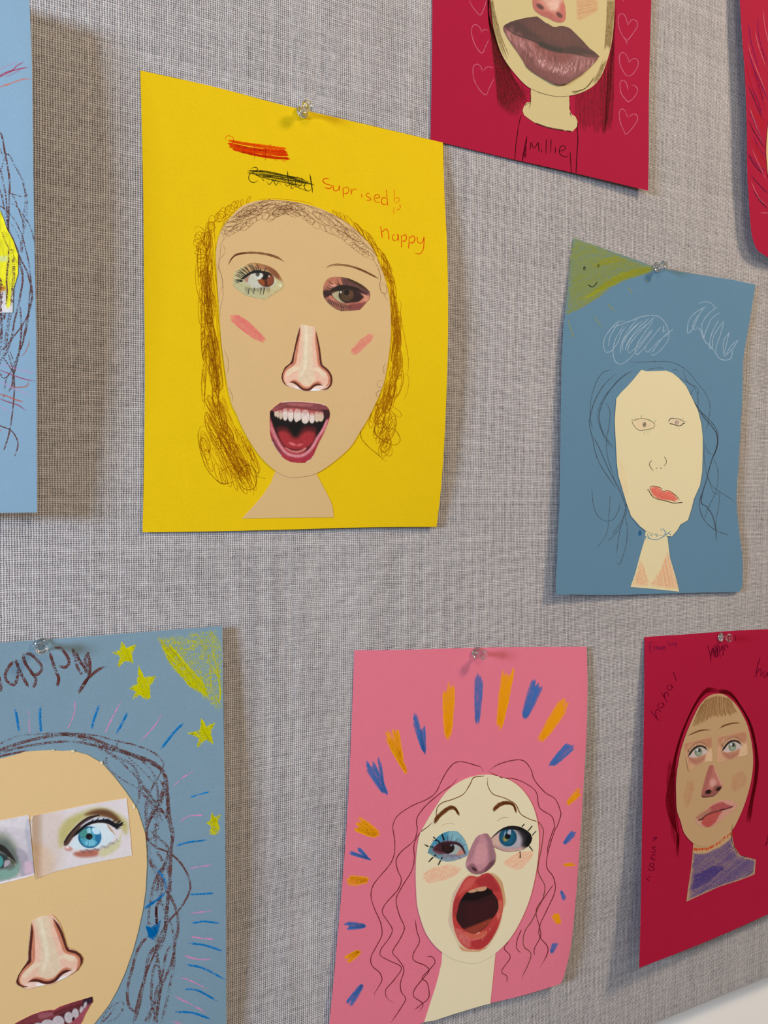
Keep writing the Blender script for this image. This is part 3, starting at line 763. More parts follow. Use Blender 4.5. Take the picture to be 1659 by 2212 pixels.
hr += hatch(K('B', (1440, 640), (1475, 700), (1515, 900), (1525, 1150), (1500, 1400), (1440, 1560), (1400, 1540), (1460, 1300), (1482, 1000), (1470, 800)), 88, 2.8, 1.6, HY, .38, seed=46, jit=6)
hr += [S('B', [(1480, 780), (1545, 840), (1545, 940), (1590, 1180), (1600, 1280), (1590, 1400)], 1.5, HY, .5), S('B', [(1400, 500), (1460, 590), (1500, 680), (1500, 720)], 1.5, HY, .5),
       S('C', [(1340, 20), (1380, 40), (1375, 120), (1350, 190)], 1.4, HY, .45),
       S('C', [(1110, 350), (1085, 370), (1090, 420), (1130, 470), (1190, 520), (1248, 570)], 1.8, (116, 64, 10), .6), S('C', [(1180, 350), (1280, 360), (1320, 400), (1325, 440), (1280, 460), (1180, 400), (1180, 340), (1270, 300)], 1.7, (116, 64, 10), .58),
       S('C', [(1270, 460), (1280, 500), (1260, 530), (1190, 470)], 1.6, HY, .5), S('C', [(1160, 240), (1250, 240), (1320, 290), (1330, 260), (1250, 200)], 1.5, HY, .5)]
Y.ribbons('hair_curls', hr, MAT_PENCIL, Y.root, over=False, label='brown pencil curls right of the face')

# --- writing
RD = (214, 64, 12)
red = [S('A', [(265, 152), (380, 172), (520, 190), (625, 205)], 5, (226, 70, 8), .8, .05), S('A', [(262, 170), (380, 200), (520, 215), (630, 225)], 6, (214, 50, 8), .9, .05),
       S('A', [(270, 188), (400, 218), (520, 235), (640, 245)], 6, (214, 50, 8), .9, .05), S('A', [(290, 205), (420, 238), (540, 255), (648, 268)], 5, (206, 44, 8), .9, .05),
       S('A', [(285, 160), (420, 185), (560, 205), (620, 218)], 5, (220, 58, 8), .75, .05), S('A', [(330, 218), (460, 248), (560, 262), (640, 262)], 4.5, (206, 44, 8), .85, .05),
       S('A', [(300, 180), (430, 208), (560, 228), (636, 236)], 5, (214, 50, 8), .8, .05),
       S('A', [(262, 150), (250, 145), (252, 128), (275, 124), (298, 140), (292, 170), (270, 205)], 1.3, RD, .7), S('A', [(430, 180), (428, 272)], 1.6, (190, 40, 10), .8), S('A', [(497, 195), (495, 280)], 1.8, (190, 40, 10), .8),
       S('A', [(560, 200), (555, 275), (570, 270)], 1.4, RD, .7), S('A', [(600, 240), (595, 270), (615, 282), (630, 265)], 1.4, RD, .7), S('A', [(490, 190), (530, 180), (520, 205)], 1.3, RD, .7)]
Y.ribbons('crossed_out_word', red, MAT_PENCIL, Y.root, label='word scribbled out in red-orange pencil')
BK = (36, 38, 16)
blk = [S('A', [(380, 352), (480, 365), (640, 385), (800, 428)], 2.6, BK, .8, .05), S('A', [(385, 340), (470, 345), (560, 362), (700, 385), (740, 400)], 2.6, BK, .8, .05), S('A', [(440, 335), (540, 350), (650, 380), (700, 400)], 2.4, BK, .75),
       S('A', [(430, 365), (560, 385), (690, 405), (790, 425)], 2.6, BK, .8), S('A', [(480, 385), (600, 410), (700, 428), (760, 432)], 2.2, BK, .7), S('A', [(400, 330), (430, 318), (450, 330), (425, 345), (400, 360), (392, 385), (405, 408), (430, 412), (452, 398)], 1.8, BK, .85),
       S('A', [(470, 385), (490, 405)], 1.8, BK, .8), S('A', [(500, 400), (520, 425), (545, 400), (560, 430), (580, 405), (590, 430)], 1.8, BK, .7), S('A', [(632, 338), (636, 390), (650, 440)], 2.2, BK, .9),
       S('A', [(610, 400), (630, 435), (660, 410), (655, 450), (690, 430)], 1.8, BK, .7), S('A', [(700, 370), (680, 400), (690, 440), (720, 420), (715, 380)], 1.8, BK, .75), S('A', [(770, 358), (780, 420), (788, 480)], 2.4, BK, .9),
       S('A', [(775, 420), (750, 410), (735, 440), (755, 465), (785, 455)], 1.8, BK, .8), S('A', [(415, 345), (470, 380), (560, 372), (640, 398)], 2.2, BK, .7), S('A', [(600, 395), (690, 440), (760, 468)], 1.8, BK, .6)]
blk += hatch(K('A', (400, 335), (480, 340), (640, 370), (780, 410), (780, 430), (640, 415), (480, 385), (410, 365)), 10, 2.4, 1.8, BK, .5, seed=9)
Y.ribbons('crossed_out_word', blk, MAT_PENCIL, Y.root, label='word scribbled out in black pencil')
wr = [[(893, 392), (865, 387), (850, 403), (868, 420), (897, 428), (908, 440), (885, 450), (858, 440)], [(918, 425), (915, 455), (930, 465), (948, 455), (952, 430), (953, 468)], [(975, 440), (976, 475), (978, 510)], [(978, 450), (1000, 440), (1012, 460), (1000, 480), (980, 480)],
      [(1025, 448), (1028, 490)], [(1028, 468), (1045, 452), (1064, 460)], [(1090, 478), (1092, 510)], [(1090, 458), (1091, 464)], [(1142, 478), (1120, 484), (1124, 500), (1145, 508), (1148, 520), (1118, 522)],
      [(1170, 510), (1200, 505), (1198, 490), (1178, 488), (1168, 505), (1175, 530), (1205, 535)], [(1245, 512), (1222, 505), (1212, 530), (1225, 550), (1248, 540)], [(1242, 455), (1247, 510), (1252, 560)]]
Y.ribbons('written_word', [S('A', q, 1.9, RD, .8, .1) for q in wr], MAT_PENCIL, Y.root, label='word "suprised" in red pencil')
amp = [[(1291, 452), (1293, 540)], [(1292, 510), (1310, 506), (1326, 516), (1318, 530), (1296, 545)], [(1322, 545), (1330, 560), (1322, 578), (1300, 580)], [(1288, 565), (1290, 612)], [(1290, 570), (1300, 565)], [(1283, 650), (1284, 664)]]
Y.ribbons('written_sign', [S('A', q, 1.7, (220, 84, 14), .65, .1) for q in amp], MAT_PENCIL, Y.root)
hp = [[(1208, 680), (1212, 715), (1218, 757)], [(1216, 720), (1240, 700), (1255, 720), (1259, 768)], [(1302, 728), (1284, 738), (1282, 765), (1303, 770), (1317, 750), (1312, 730), (1320, 776)], [(1335, 735), (1337, 775), (1336, 816)], [(1338, 748), (1358, 735), (1368, 755), (1356, 775), (1338, 772)],
      [(1382, 745), (1383, 780), (1380, 822)], [(1385, 755), (1408, 742), (1420, 762), (1405, 786), (1385, 782)], [(1432, 745), (1437, 780), (1455, 788), (1470, 770), (1476, 745)], [(1476, 745), (1472, 820), (1452, 852), (1416, 850)]]
Y.ribbons('written_word', [S('A', q, 2.0, (216, 56, 14), .8, .1) for q in hp], MAT_PENCIL, Y.root, label='word "happy" in red pencil')

# ================================================================== 2. crimson sheet, upper middle
PAP_R = paper_mat('crimson_card', (170, 20, 56), .05)
def h_cr(u, v): return 0.0003+0.005*u**2*(.4+.6*v)+0.0008*v**2
Ro = cr([(938, -540), (935, -200), (934, 0), (933, 120), (930, 302)], 20).tolist()[:-1]
Ro = [(938, -540), (1175, -400), (1409, -262)][:2]+cr([(1409, -262), (1408, -60), (1405, 60), (1402, 200), (1401, 330), (1400, 412)], 20).tolist()+cr([(1400, 412), (1250, 376), (1090, 340), (930, 302)], 20).tolist()[1:-1]+cr([(930, 302), (933, 120), (934, 0), (935, -200), (938, -540)], 20).tolist()[:-1]
R1 = Sheet('collage_portrait', [(938, -540), (1409, -262), (1400, 412), (930, 302)], h_cr,
           'crimson portrait with big dark lips and white pencil hearts, cut off at the top', 'drawing', GRP, PAP_R, Ro)
PAP_KHAKI = paper_mat('khaki_cream_paper', (206, 186, 134), .025)
f1 = K('D', (480, -60), (487, 50), (497, 160), (515, 240), (540, 320), (580, 400), (640, 480), (700, 545), (750, 580), (830, 610), (920, 628), (1005, 622), (1080, 600), (1150, 560), (1200, 500), (1240, 400), (1270, 280), (1285, 150), (1292, 0), (1292, -60)) + [(1322, -180), (1290, -270), (1200, -320), (1110, -280), (1065, -170)]
nk1 = K('D', (745, 560), (742, 665), (720, 665), (700, 690), (690, 720), (700, 750), (740, 780), (770, 800), (850, 830), (930, 845), (1015, 857), (1045, 825), (1048, 790), (1035, 760), (1010, 745), (998, 720), (992, 600), (900, 590))
R1.card('neck', nk1, 0.25, 0.25, PAP_KHAKI, R1.root, step=8)
F1 = R1.card('face', f1, 0.5, 0.3, PAP_KHAKI, R1.root, step=8, smooth=True)
F1['label'] = 'face cut from khaki cream paper'

lo = [(105, 360), (125, 330), (200, 290), (290, 262), (420, 232), (555, 218), (600, 250), (670, 305), (690, 308), (760, 352), (800, 358), (850, 346), (900, 345), (960, 360), (1000, 382), (1060, 440), (1150, 530), (1250, 640), (1320, 690), (1380, 745), (1330, 820), (1250, 900), (1150, 990), (1050, 1050), (950, 1110), (850, 1130), (760, 1105), (650, 1050), (560, 1000), (480, 950), (410, 890), (370, 810), (300, 700), (220, 590), (150, 480), (115, 410)]
p = Print('lp', (112, 56, 58))
seam = [(115, 345), (180, 400), (280, 460), (400, 500), (520, 545), (640, 600), (760, 655), (880, 685), (1000, 700), (1120, 725), (1250, 755), (1380, 745)]
p.poly([(60, 380), (100, 300), (300, 240), (560, 200), (780, 340), (900, 320), (1060, 400), (1400, 720), (1380, 770), (1250, 760), (1120, 730), (1000, 705), (880, 690), (760, 660), (640, 600), (520, 545), (400, 500), (280, 455), (180, 400)], (74, 34, 36), 16)
p.poly([(420, 300), (620, 290), (760, 380), (900, 380), (1000, 440), (1100, 560), (960, 600), (700, 520), (500, 430)], (86, 40, 40), 130)
p.poly([(140, 330), (300, 290), (480, 420), (600, 520), (400, 490), (220, 400)], (52, 20, 24), 80)
p.poly([(900, 640), (1100, 620), (1250, 680), (1360, 740), (1250, 760), (1050, 715)], (44, 14, 18), 50)
for i in range(60):
    x0 = 200+i*18; t = i/59
    ys = np.interp(x0, [105, 555, 800, 1000, 1380], [350, 230, 360, 390, 740]); ye = np.interp(x0, [q[0] for q in seam], [q[1] for q in seam])
    p.line([(x0, ys+10), (x0+10-(t*26), ye-8)], 5, (104, 54, 52) if i % 3 else (54, 22, 24), 8, .28, (.1, 0))
# lower lip
p.poly([(110, 360), (180, 405), (280, 460), (400, 500), (560, 560), (760, 660), (900, 690), (1120, 730), (1380, 750), (1320, 830), (1100, 900), (800, 860), (500, 720), (250, 560)], (122, 62, 62), 70)
p.poly([(480, 560), (640, 610), (800, 690), (950, 710), (1050, 760), (900, 800), (700, 760), (560, 680)], (124, 60, 58), 70)
hl_ = [(200, 430, 26, 60), (290, 520, 40, 70), (440, 590, 60, 60), (600, 810, 70, 70), (690, 880, 60, 50), (900, 930, 130, 60), (1020, 860, 60, 60), (1080, 780, 50, 40), (1210, 790, 70, 40), (330, 640, 30, 60), (500, 700, 40, 50), (1150, 880, 60, 50)]
for (x, y, rx, ry) in hl_: p.ell(x, y, rx*1.3, ry*1.3, (158, 100, 100), 60, 20, .55)
rr = np.random.RandomState(5)
for i in range(150):
    t = rr.rand(); x0 = 130+t*1230
    ys = np.interp(x0, [q[0] for q in seam], [q[1] for q in seam])+14
    yb = np.interp(x0, [105, 410, 850, 1150, 1380], [400, 890, 1130, 990, 760])
    a = ys+(yb-ys)*(.05+.55*rr.rand()); L = 30+70*rr.rand()
    sl = (x0-760)/700
    br = rr.rand()
    if br < .55: p.line([(x0, a), (x0-sl*14+rr.rand()*8, a+L*.5), (x0-sl*30, a+L)], 6+5*rr.rand(), (206, 150, 148), 7, .55*(1-abs((a-ys)/(yb-ys)-.35)))
    else: p.line([(x0, a), (x0-sl*16, a+L*.5), (x0-sl*34, a+L*1.2)], 6+4*rr.rand(), (76, 32, 34), 8, .5)
for i in range(40):
    x0 = 560+rr.rand()*520; y0 = np.interp(x0, [560, 700, 900, 1080], [780, 870, 940, 820])+rr.randn()*26
    p.line([(x0, y0), (x0+rr.randn()*8, y0+16+20*rr.rand())], 7, (226, 180, 178), 6, .75)
for i in range(16):
    x0 = 150+i*16; y0 = np.interp(x0, [150, 400], [385, 540])
    p.line([(x0, y0+20), (x0-16, y0+80+i*3)], 7, (196, 140, 136), 7, .5)
p.line(seam, 26, (34, 8, 14), 18, .9, (.05, .02))
p.line([(560, 560), (700, 625), (830, 660), (920, 672)], 70, (24, 6, 10), 40, 1, (0, 0))
p.poly([(420, 870), (560, 980), (850, 1110), (1050, 1040), (1150, 980), (900, 1150), (500, 1050)], (92, 44, 46), 60, .7)
p.grain(.14, 16, 60, 10)
o = R1.card('mouth', K('lp', *lo), 0.95, 0.2, MAT_PRINT, F1, step=1.15, prn=p, edge=(120, 70, 70), curl=lambda x, y: 0.9*np.clip((y-120)/60, 0, 1)**2*np.clip((x-1130)/80, 0, 1))
o['label'] = 'printed pair of full dark brown lips'

no = [(492, -60), (492, 40), (500, 100), (530, 150), (600, 200), (640, 218), (700, 240), (760, 275), (810, 295), (870, 300), (910, 290), (932, 250), (936, 180), (925, 80), (905, 0), (900, -60)]
p = Print('lp', (190, 112, 98))
p.poly([(600, -80), (860, -80), (870, 60), (760, 150), (660, 60)], (212, 160, 140), 90)
p.poly([(490, -60), (540, -60), (560, 60), (640, 200), (560, 170), (500, 100)], (176, 92, 80), 50)
p.poly([(850, 60), (930, 60), (936, 220), (880, 290), (800, 240), (860, 180)], (186, 96, 84), 50)
p.poly([(540, 150), (700, 150), (820, 230), (880, 290), (800, 290), (640, 220)], (170, 86, 80), 50)
p.ell(595, 88, 56, 28, (78, 30, 34), 24, 34); p.ell(850, 200, 48, 28, (84, 32, 36), 24, 40)
p.ell(790, 70, 60, 60, (224, 180, 164), 70, 0, .7); p.grain(.08, 30)
R1.card('nose', K('lp', *no), 0.80, 0.15, MAT_PRINT, F1, step=1.3, prn=p, edge=(220, 190, 170))
R1.ribbons('blush_mark', hatch(K('lp', (1060, 10), (1330, -20), (1380, 20), (1370, 150), (1230, 220), (1110, 275), (1065, 250), (1070, 120)), -12, 1.6, 1.9, (212, 150, 118), .42, seed=6), MAT_PENCIL, F1)
HD = (74, 40, 26)
hk = []
rr = np.random.RandomState(3)
for i in range(14):
    q = i*3.0
    hk.append(S('D', [(478+q*.5, -10), (484+q*.6, 60+8*rr.rand()), (498+q*.8, 150), (520+q, 250+10*rr.rand()), (560+q*1.1, 340+rr.rand()*60)], 1.1, (130, 104, 60), .5, .1))
for i in range(16):
    q = i*3.2
    hk.append(S('D', [(1290-q, -10), (1286-q, 100), (1276-q*.9, 200), (1262-q*.8, 300+rr.rand()*40)], 1.2, (120, 92, 50), .52, .1))
for i in range(10):
    q = i*3
    hk.append(S('D', [(1245-q, 380+rr.rand()*40), (1225-q, 430), (1200-q, 490), (1170-q*1.2, 530+rr.rand()*30)], 1.2, (120, 92, 50), .5, .1))
for i in range(8):
    hk.append(S('D', [(1160-i*6, 490+i*10), (1120-i*6, 560+i*4), (1020-i*2, 615-i*3)], 1.2, (110, 84, 46), .5, .1))
R1.ribbons('hair_strands', hk, MAT_PENCIL, F1)
hk = []
for i in range(34):
    t = i/33; x0 = 462+t*10
    xb = 530+t*205; yb = 690+60*math.sin(min(1, t*1.3)*2.0)-70*max(0, t-.62)/.38 + rr.rand()*16
    x1 = 495+t*120; y1 = 300+t*170
    hk.append(S('D', [(x0, -20), (x0+8, 140), (x1, y1), ((x1+xb)/2, (y1+yb)/2), (xb, yb)], 1.8, HD if i % 3 else (120, 20, 36), .5, .08))
hk += hatch(K('D', (465, 0), (482, 0), (520, 270), (600, 440), (560, 460), (500, 420), (478, 200)), 78, 1.6, 1.7, HD, .45, seed=8)
hk += hatch(K('D', (510, 420), (560, 440), (700, 560), (740, 600), (725, 640), (560, 700), (530, 640)), 76, 2.2, 1.6, (96, 30, 30), .5, seed=9)
R1.ribbons('hair_strands', hk, MAT_PENCIL, R1.root, over=False, label='dark brown pencil hair left of the face')
hk = []
for i in range(40):
    t = i/39
    x1 = 1286-t*250; y0 = 60+t*560 if t < .5 else 340+ (t-.5)*560
    yb = 830+rr.rand()*60-t*30
    hk.append(S('D', [(x1+4-6*rr.rand(), np.interp(x1, [1000, 1150, 1240, 1285], [625, 560, 400, 60])+6), (x1-4, 640+40*rr.rand()), (x1-26+8*rr.rand() if x1 > 1240 else x1+6*rr.rand(), yb)], 1.8, HD if i % 3 else (120, 20, 36), .52 if t < .35 else .4, .08))
hk += hatch(K('D', (1292, 0), (1300, 60), (1285, 330), (1262, 640), (1240, 830), (1225, 820), (1240, 500), (1275, 260)), 93, 1.7, 1.7, (70, 26, 24), .6, seed=12)
R1.ribbons('hair_strands', hk, MAT_PENCIL, R1.root, over=False, label='dark brown pencil hair right of the face')
DK = (52, 18, 20)
R1.ribbons('jumper_outline', [S('D', [(682, 750), (668, 800), (655, 880), (645, 960), (640, 1045)], 1.8, DK, .85, .05), S('D', [(1045, 820), (1050, 900), (1045, 1000), (1038, 1135)], 2.2, DK, .85, .05),
    S('D', [(718, 888), (710, 950), (695, 1000), (690, 1052)], 2.2, DK, .85, .05), S('D', [(716, 900), (702, 980), (706, 1025), (714, 950)], 3.0, (90, 16, 30), .7, .05), S('D', [(1000, 990), (1004, 1060), (1008, 1132)], 1.8, DK, .8, .05)], MAT_PENCIL, R1.root, over=False)
R1.ribbons('neck_outline', [S('D', [(742, 575), (744, 640), (740, 680), (730, 708)], 1.5, DK, .8), S('D', [(748, 576), (800, 604), (880, 624), (950, 630), (1005, 622)], 1.2, (90, 70, 50), .6), S('D', [(995, 640), (998, 720), (1008, 765)], 1.4, DK, .8),
    S('D', [(700, 690), (740, 665)], 1.3, DK, .7), S('D', [(765, 798), (850, 828), (940, 846), (1010, 856)], 2.4, (70, 40, 26), .75, .05), S('D', [(1048, 790), (1048, 830)], 2, DK, .7)], MAT_PENCIL, R1.root)
mil = [[(738, 978), (745, 925)], [(745, 925), (765, 965), (792, 925)], [(792, 925), (797, 990)], [(812, 965), (814, 1000)], [(812, 940), (813, 945)], [(845, 905), (842, 1002)], [(876, 905), (872, 1000)], [(905, 955), (902, 1002)], [(908, 935), (909, 940)], [(930, 985), (965, 975), (968, 955), (945, 950), (930, 975), (935, 1005), (965, 1022), (988, 1018)]]
R1.ribbons('written_name', [S('D', q, 1.9, DK, .85, .05) for q in mil], MAT_PENCIL, R1.root, over=False, label='handwritten first name in dark pencil')
def heart(sheet, crop, pts, w=1.5, col=(206, 124, 150)):
    sheet.ribbons('heart', [S(crop, q, w, col, .62, .05) for q in pts], MAT_PENCIL, sheet.root, over=False)
heart(R1, 'D', [[(345, 0), (358, 35), (385, 70), (415, 98), (440, 50), (455, 0)]])
heart(R1, 'D', [[(425, 215), (412, 180), (385, 160), (362, 175), (360, 230), (385, 300), (425, 346), (450, 300), (472, 255)], [(428, 205), (445, 190), (468, 200)]])
heart(R1, 'D', [[(432, 470), (415, 430), (390, 418), (368, 440), (372, 510), (400, 570), (448, 618), (475, 570), (505, 510)], [(438, 460), (460, 435), (500, 442)]])
heart(R1, 'D', [[(1375, 165), (1365, 120), (1345, 90), (1318, 100), (1315, 160), (1335, 220), (1368, 262), (1400, 230), (1438, 170), (1430, 135), (1400, 130), (1375, 165)], [(1355, 240), (1372, 288)]])
heart(R1, 'D', [[(1385, 410), (1370, 365), (1345, 342), (1322, 360), (1325, 420), (1350, 470), (1378, 496), (1415, 475), (1443, 420), (1435, 385), (1405, 385), (1382, 410)]])
heart(R1, 'D', [[(1378, 590), (1365, 540), (1340, 523), (1325, 545), (1330, 600), (1355, 640), (1383, 662), (1420, 630), (1440, 590), (1425, 560), (1395, 555)]])
heart(R1, 'D', [[(1375, 770), (1360, 725), (1338, 710), (1320, 735), (1328, 800), (1350, 850), (1364, 875), (1400, 840), (1435, 790), (1437, 755), (1410, 743), (1378, 765)]])
heart(R1, 'D', [[(1335, -30), (1345, 0), (1348, 12)]])

# ================================================================== 3. teal blue sheet on the right
PAP_T = paper_mat('teal_blue_card', (98, 134, 158), .035)
PAP_IVORY = paper_mat('ivory_paper', (228, 212, 168), .02)
def h_teal(u, v): return 0.0004+0.0065*(1-u)**2*(np.clip(v, 0, 1)**.8)+0.0055*u**2*(.25+.75*hump(v*.8+.1))+.0006*v*v
To = cr([(1239, 514), (1290, 532), (1345, 551), (1417, 577)], 8).tolist()[:-1]+cr([(1417, 577), (1500, 592), (1575, 603), (1632, 615)], 8).tolist()[:-1]+cr([(1632, 615), (1620, 690), (1606, 774), (1604, 849), (1600, 920), (1596, 996), (1591, 1080), (1597, 1150), (1604, 1207), (1603, 1266), (1596, 1279)], 8).tolist()[:-1]+cr([(1596, 1279), (1480, 1281), (1340, 1285), (1200, 1284)], 8).tolist()[:-1]+cr([(1200, 1284), (1209, 1069), (1211, 900), (1212, 855), (1216, 725), (1225, 642), (1239, 514)], 8).tolist()[:-1]
T = Sheet('collage_portrait', [(1240, 515), (1630, 612), (1602, 1280), (1200, 1282)], h_teal,
          'teal blue portrait with smiling yellow corner sun, two white clouds and a long ivory face', 'drawing', GRP, PAP_T, To)
fT = K('F', (710, 66), (750, 76), (900, 72), (945, 90), (990, 125), (1045, 185), (1090, 275), (1135, 370), (1160, 470), (1170, 560), (1170, 700), (1166, 830), (1150, 930), (1105, 1030), (1085, 1110), (1060, 1190), (1005, 1222), (980, 1265), (940, 1312), (900, 1308), (820, 1300), (745, 1270), (700, 1235), (635, 1160), (600, 1060), (570, 960), (540, 860), (528, 760), (522, 640), (512, 450), (524, 280), (560, 235), (605, 190), (650, 140), (690, 90))
nT = K('F', (745, 1265), (735, 1340), (705, 1440), (665, 1590), (630, 1690), (750, 1700), (995, 1725), (970, 1620), (925, 1470), (905, 1300), (820, 1270))
T.card('neck', nT, 0.25, 0.3, PAP_IVORY, T.root, step=8)
fTo = T.card('face', fT, 0.55, 0.35, PAP_IVORY, T.root, step=8)
fTo['label'] = 'long angular face cut from ivory paper'
sun = K('E', (205, 120), (500, 225), (790, 330), (790, 370), (700, 400), (600, 430), (480, 490), (400, 560), (330, 600), (260, 640), (150, 690), (155, 560), (180, 300))
sn = hatch(sun, -28, 1.9, 2.6, (150, 158, 62), .50, seed=20, over=6) + hatch(sun, -12, 2.6, 2.4, (156, 160, 50), .42, seed=21, over=4)
sn += hatch(K('E', (290, 570), (420, 460), (560, 385), (780, 325), (790, 360), (600, 420), (450, 490), (330, 560)), -22, 1.7, 3, (170, 170, 10), .66, seed=22, over=8)
sn += hatch(K('E', (330, 320), (450, 270), (600, 270), (540, 300), (400, 330)), -12, 2.0, 2.6, (170, 168, 10), .5, seed=23, over=8)
sn += [S('E', q, 2.2, (160, 160, 50), .5, .1) for q in ([(160, 720), (180, 790), (205, 865)], [(355, 705), (385, 745), (415, 782)], [(455, 608), (485, 640), (515, 665)], [(610, 485), (645, 535)], [(740, 430), (770, 455)])]
T.ribbons('sun', sn, MAT_PENCIL, T.root, over=False, label='yellow-green pencil sun filling the corner')
T.ribbons('sun_face', [S('E', q, 1.4, (40, 44, 30), .85, .05) for q in ([(285, 328), (278, 345), (284, 360), (293, 350), (288, 330), (286, 355)], [(390, 308), (384, 322), (388, 338), (396, 325), (391, 308)])] + [S('E', [(312, 465), (330, 480), (348, 484), (368, 468), (382, 446)], 2.0, (30, 32, 26), .95, .05)], MAT_PENCIL, T.root, over=False, lift=0.06)
CW = (172, 192, 208)
T.ribbons('cloud', [S('E', q, 1.7, CW, .62, .05, 2.5) for q in (
    [(600, 740), (540, 745), (490, 790), (440, 860), (428, 920), (445, 970), (490, 960), (540, 890), (560, 830), (600, 780)], [(490, 790), (560, 765), (640, 735), (720, 705), (820, 700), (880, 740), (910, 800), (915, 870), (880, 930), (830, 980), (790, 995), (770, 970)],
    [(580, 770), (520, 870), (500, 960), (510, 1030), (550, 1062), (600, 1040), (660, 980), (740, 880), (800, 800)], [(680, 720), (600, 830), (560, 920), (555, 985)], [(770, 720), (680, 800), (610, 900), (590, 960)], [(815, 705), (730, 790), (640, 890), (610, 950), (625, 975), (690, 920), (790, 800)],
    [(800, 740), (720, 850), (670, 940), (680, 990), (740, 930), (820, 830)], [(860, 780), (780, 880), (740, 940), (760, 970), (830, 900), (950, 800)], [(950, 800), (900, 835), (850, 890), (790, 975)], [(720, 735), (650, 790), (580, 880), (570, 960)], [(540, 750), (480, 850), (465, 930)], [(880, 770), (875, 820), (900, 800)], [(750, 760), (650, 850), (600, 930)], [(690, 760), (620, 830), (580, 900)])], MAT_PENCIL, T.root, over=False, label='white pencil cloud above the forehead')
T.ribbons('cloud', [S('E', q, 1.7, CW, .6, .05, 2.5) for q in (
    [(1140, 610), (1190, 595), (1240, 610), (1260, 640)], [(1200, 630), (1140, 660), (1090, 700), (1060, 760), (1060, 830), (1100, 790), (1140, 700), (1180, 640)], [(1140, 690), (1100, 760), (1100, 800), (1130, 800)], [(1278, 632), (1210, 690), (1165, 760), (1170, 830), (1190, 900)], [(1300, 675), (1240, 720), (1200, 800), (1180, 870), (1200, 910)],
    [(1330, 735), (1290, 790), (1250, 860), (1240, 940), (1220, 930), (1240, 830), (1290, 730)], [(1330, 745), (1300, 850), (1270, 940), (1280, 1000), (1320, 1030), (1380, 1020), (1395, 950)], [(1375, 820), (1330, 880), (1325, 960), (1335, 1000), (1380, 930), (1435, 880)], [(1435, 880), (1400, 940), (1340, 1000)], [(1120, 790), (1150, 800), (1180, 880), (1240, 940), (1270, 990)], [(1370, 820), (1350, 900), (1330, 990)])], MAT_PENCIL, T.root, over=False, label='white pencil cloud near the right edge')
HG = (66, 60, 62)
hs = [[(610, 5), (700, 8), (830, 3), (940, 10), (1040, 60), (1120, 150), (1190, 240), (1225, 330), (1215, 440), (1190, 540)], [(640, 75), (560, 120), (490, 200), (430, 290), (395, 400), (410, 500), (450, 580), (510, 660)], [(500, 60), (420, 90), (370, 170), (335, 290), (330, 420), (350, 520)], [(620, 80), (540, 150), (470, 220), (410, 310), (385, 420), (420, 540), (480, 650)],
      [(520, 90), (430, 180), (370, 280), (335, 380), (322, 470), (350, 600), (365, 680), (400, 770), (470, 880), (530, 960)], [(440, 300), (475, 370), (470, 480), (450, 600), (460, 720), (490, 820), (520, 930)], [(350, 560), (390, 640), (430, 730), (470, 820), (540, 950), (590, 1080), (598, 1150)], [(600, 1080), (575, 1170), (540, 1230), (490, 1300)],
      [(598, 1110), (590, 1160), (605, 1240), (600, 1360), (570, 1470), (545, 1520), (520, 1500)], [(340, 950), (350, 1060), (380, 1150), (440, 1195), (500, 1185), (540, 1120), (555, 1060)], [(595, 1130), (560, 1230), (540, 1330), (525, 1440)], [(580, 1190), (540, 1260), (500, 1310), (460, 1350)], [(480, 1000), (470, 1140), (455, 1280), (400, 1370), (370, 1400)], [(520, 620), (540, 700), (600, 860), (612, 1000), (590, 1130)],
      [(990, 120), (1060, 160), (1110, 200), (1135, 280), (1135, 380)], [(1020, 60), (1060, 160), (1130, 200), (1140, 260)], [(1100, 200), (1080, 270), (1130, 340), (1180, 420), (1240, 490), (1275, 550), (1278, 640), (1245, 720), (1220, 800), (1200, 880), (1170, 980), (1160, 1060), (1200, 1090), (1240, 1150), (1265, 1240), (1275, 1340)],
      [(1130, 360), (1200, 420), (1260, 490), (1285, 560), (1270, 660), (1240, 740)], [(1180, 600), (1210, 680), (1240, 700)], [(1190, 620), (1180, 700), (1200, 840), (1230, 920), (1300, 980), (1380, 1030), (1420, 1075)], [(1250, 720), (1285, 830), (1275, 960), (1240, 1040), (1200, 1130), (1180, 1195)], [(1160, 980), (1145, 1080), (1170, 1170), (1230, 1240), (1300, 1280), (1365, 1300)],
      [(1300, 985), (1290, 1080), (1270, 1200), (1270, 1340)], [(1210, 860), (1250, 980), (1300, 990)], [(760, 65), (830, 50), (880, 55)], [(940, 70), (970, 60), (980, 80)]]
T.ribbons('hair_strands', [S('F', q, 1.5 if i not in (16, 17) else 2.0, HG, .46 if i not in (16, 17) else .6, .1) for i, q in enumerate(hs)] +
          [S('F', [(x+3, y+2) for x, y in hs[i]], 1.3, HG, .38, .1) for i in (1, 4, 6, 16, 21)], MAT_PENCIL, T.root, over=False, label='loose wavy strands in grey pencil')
PG = (84, 78, 58)
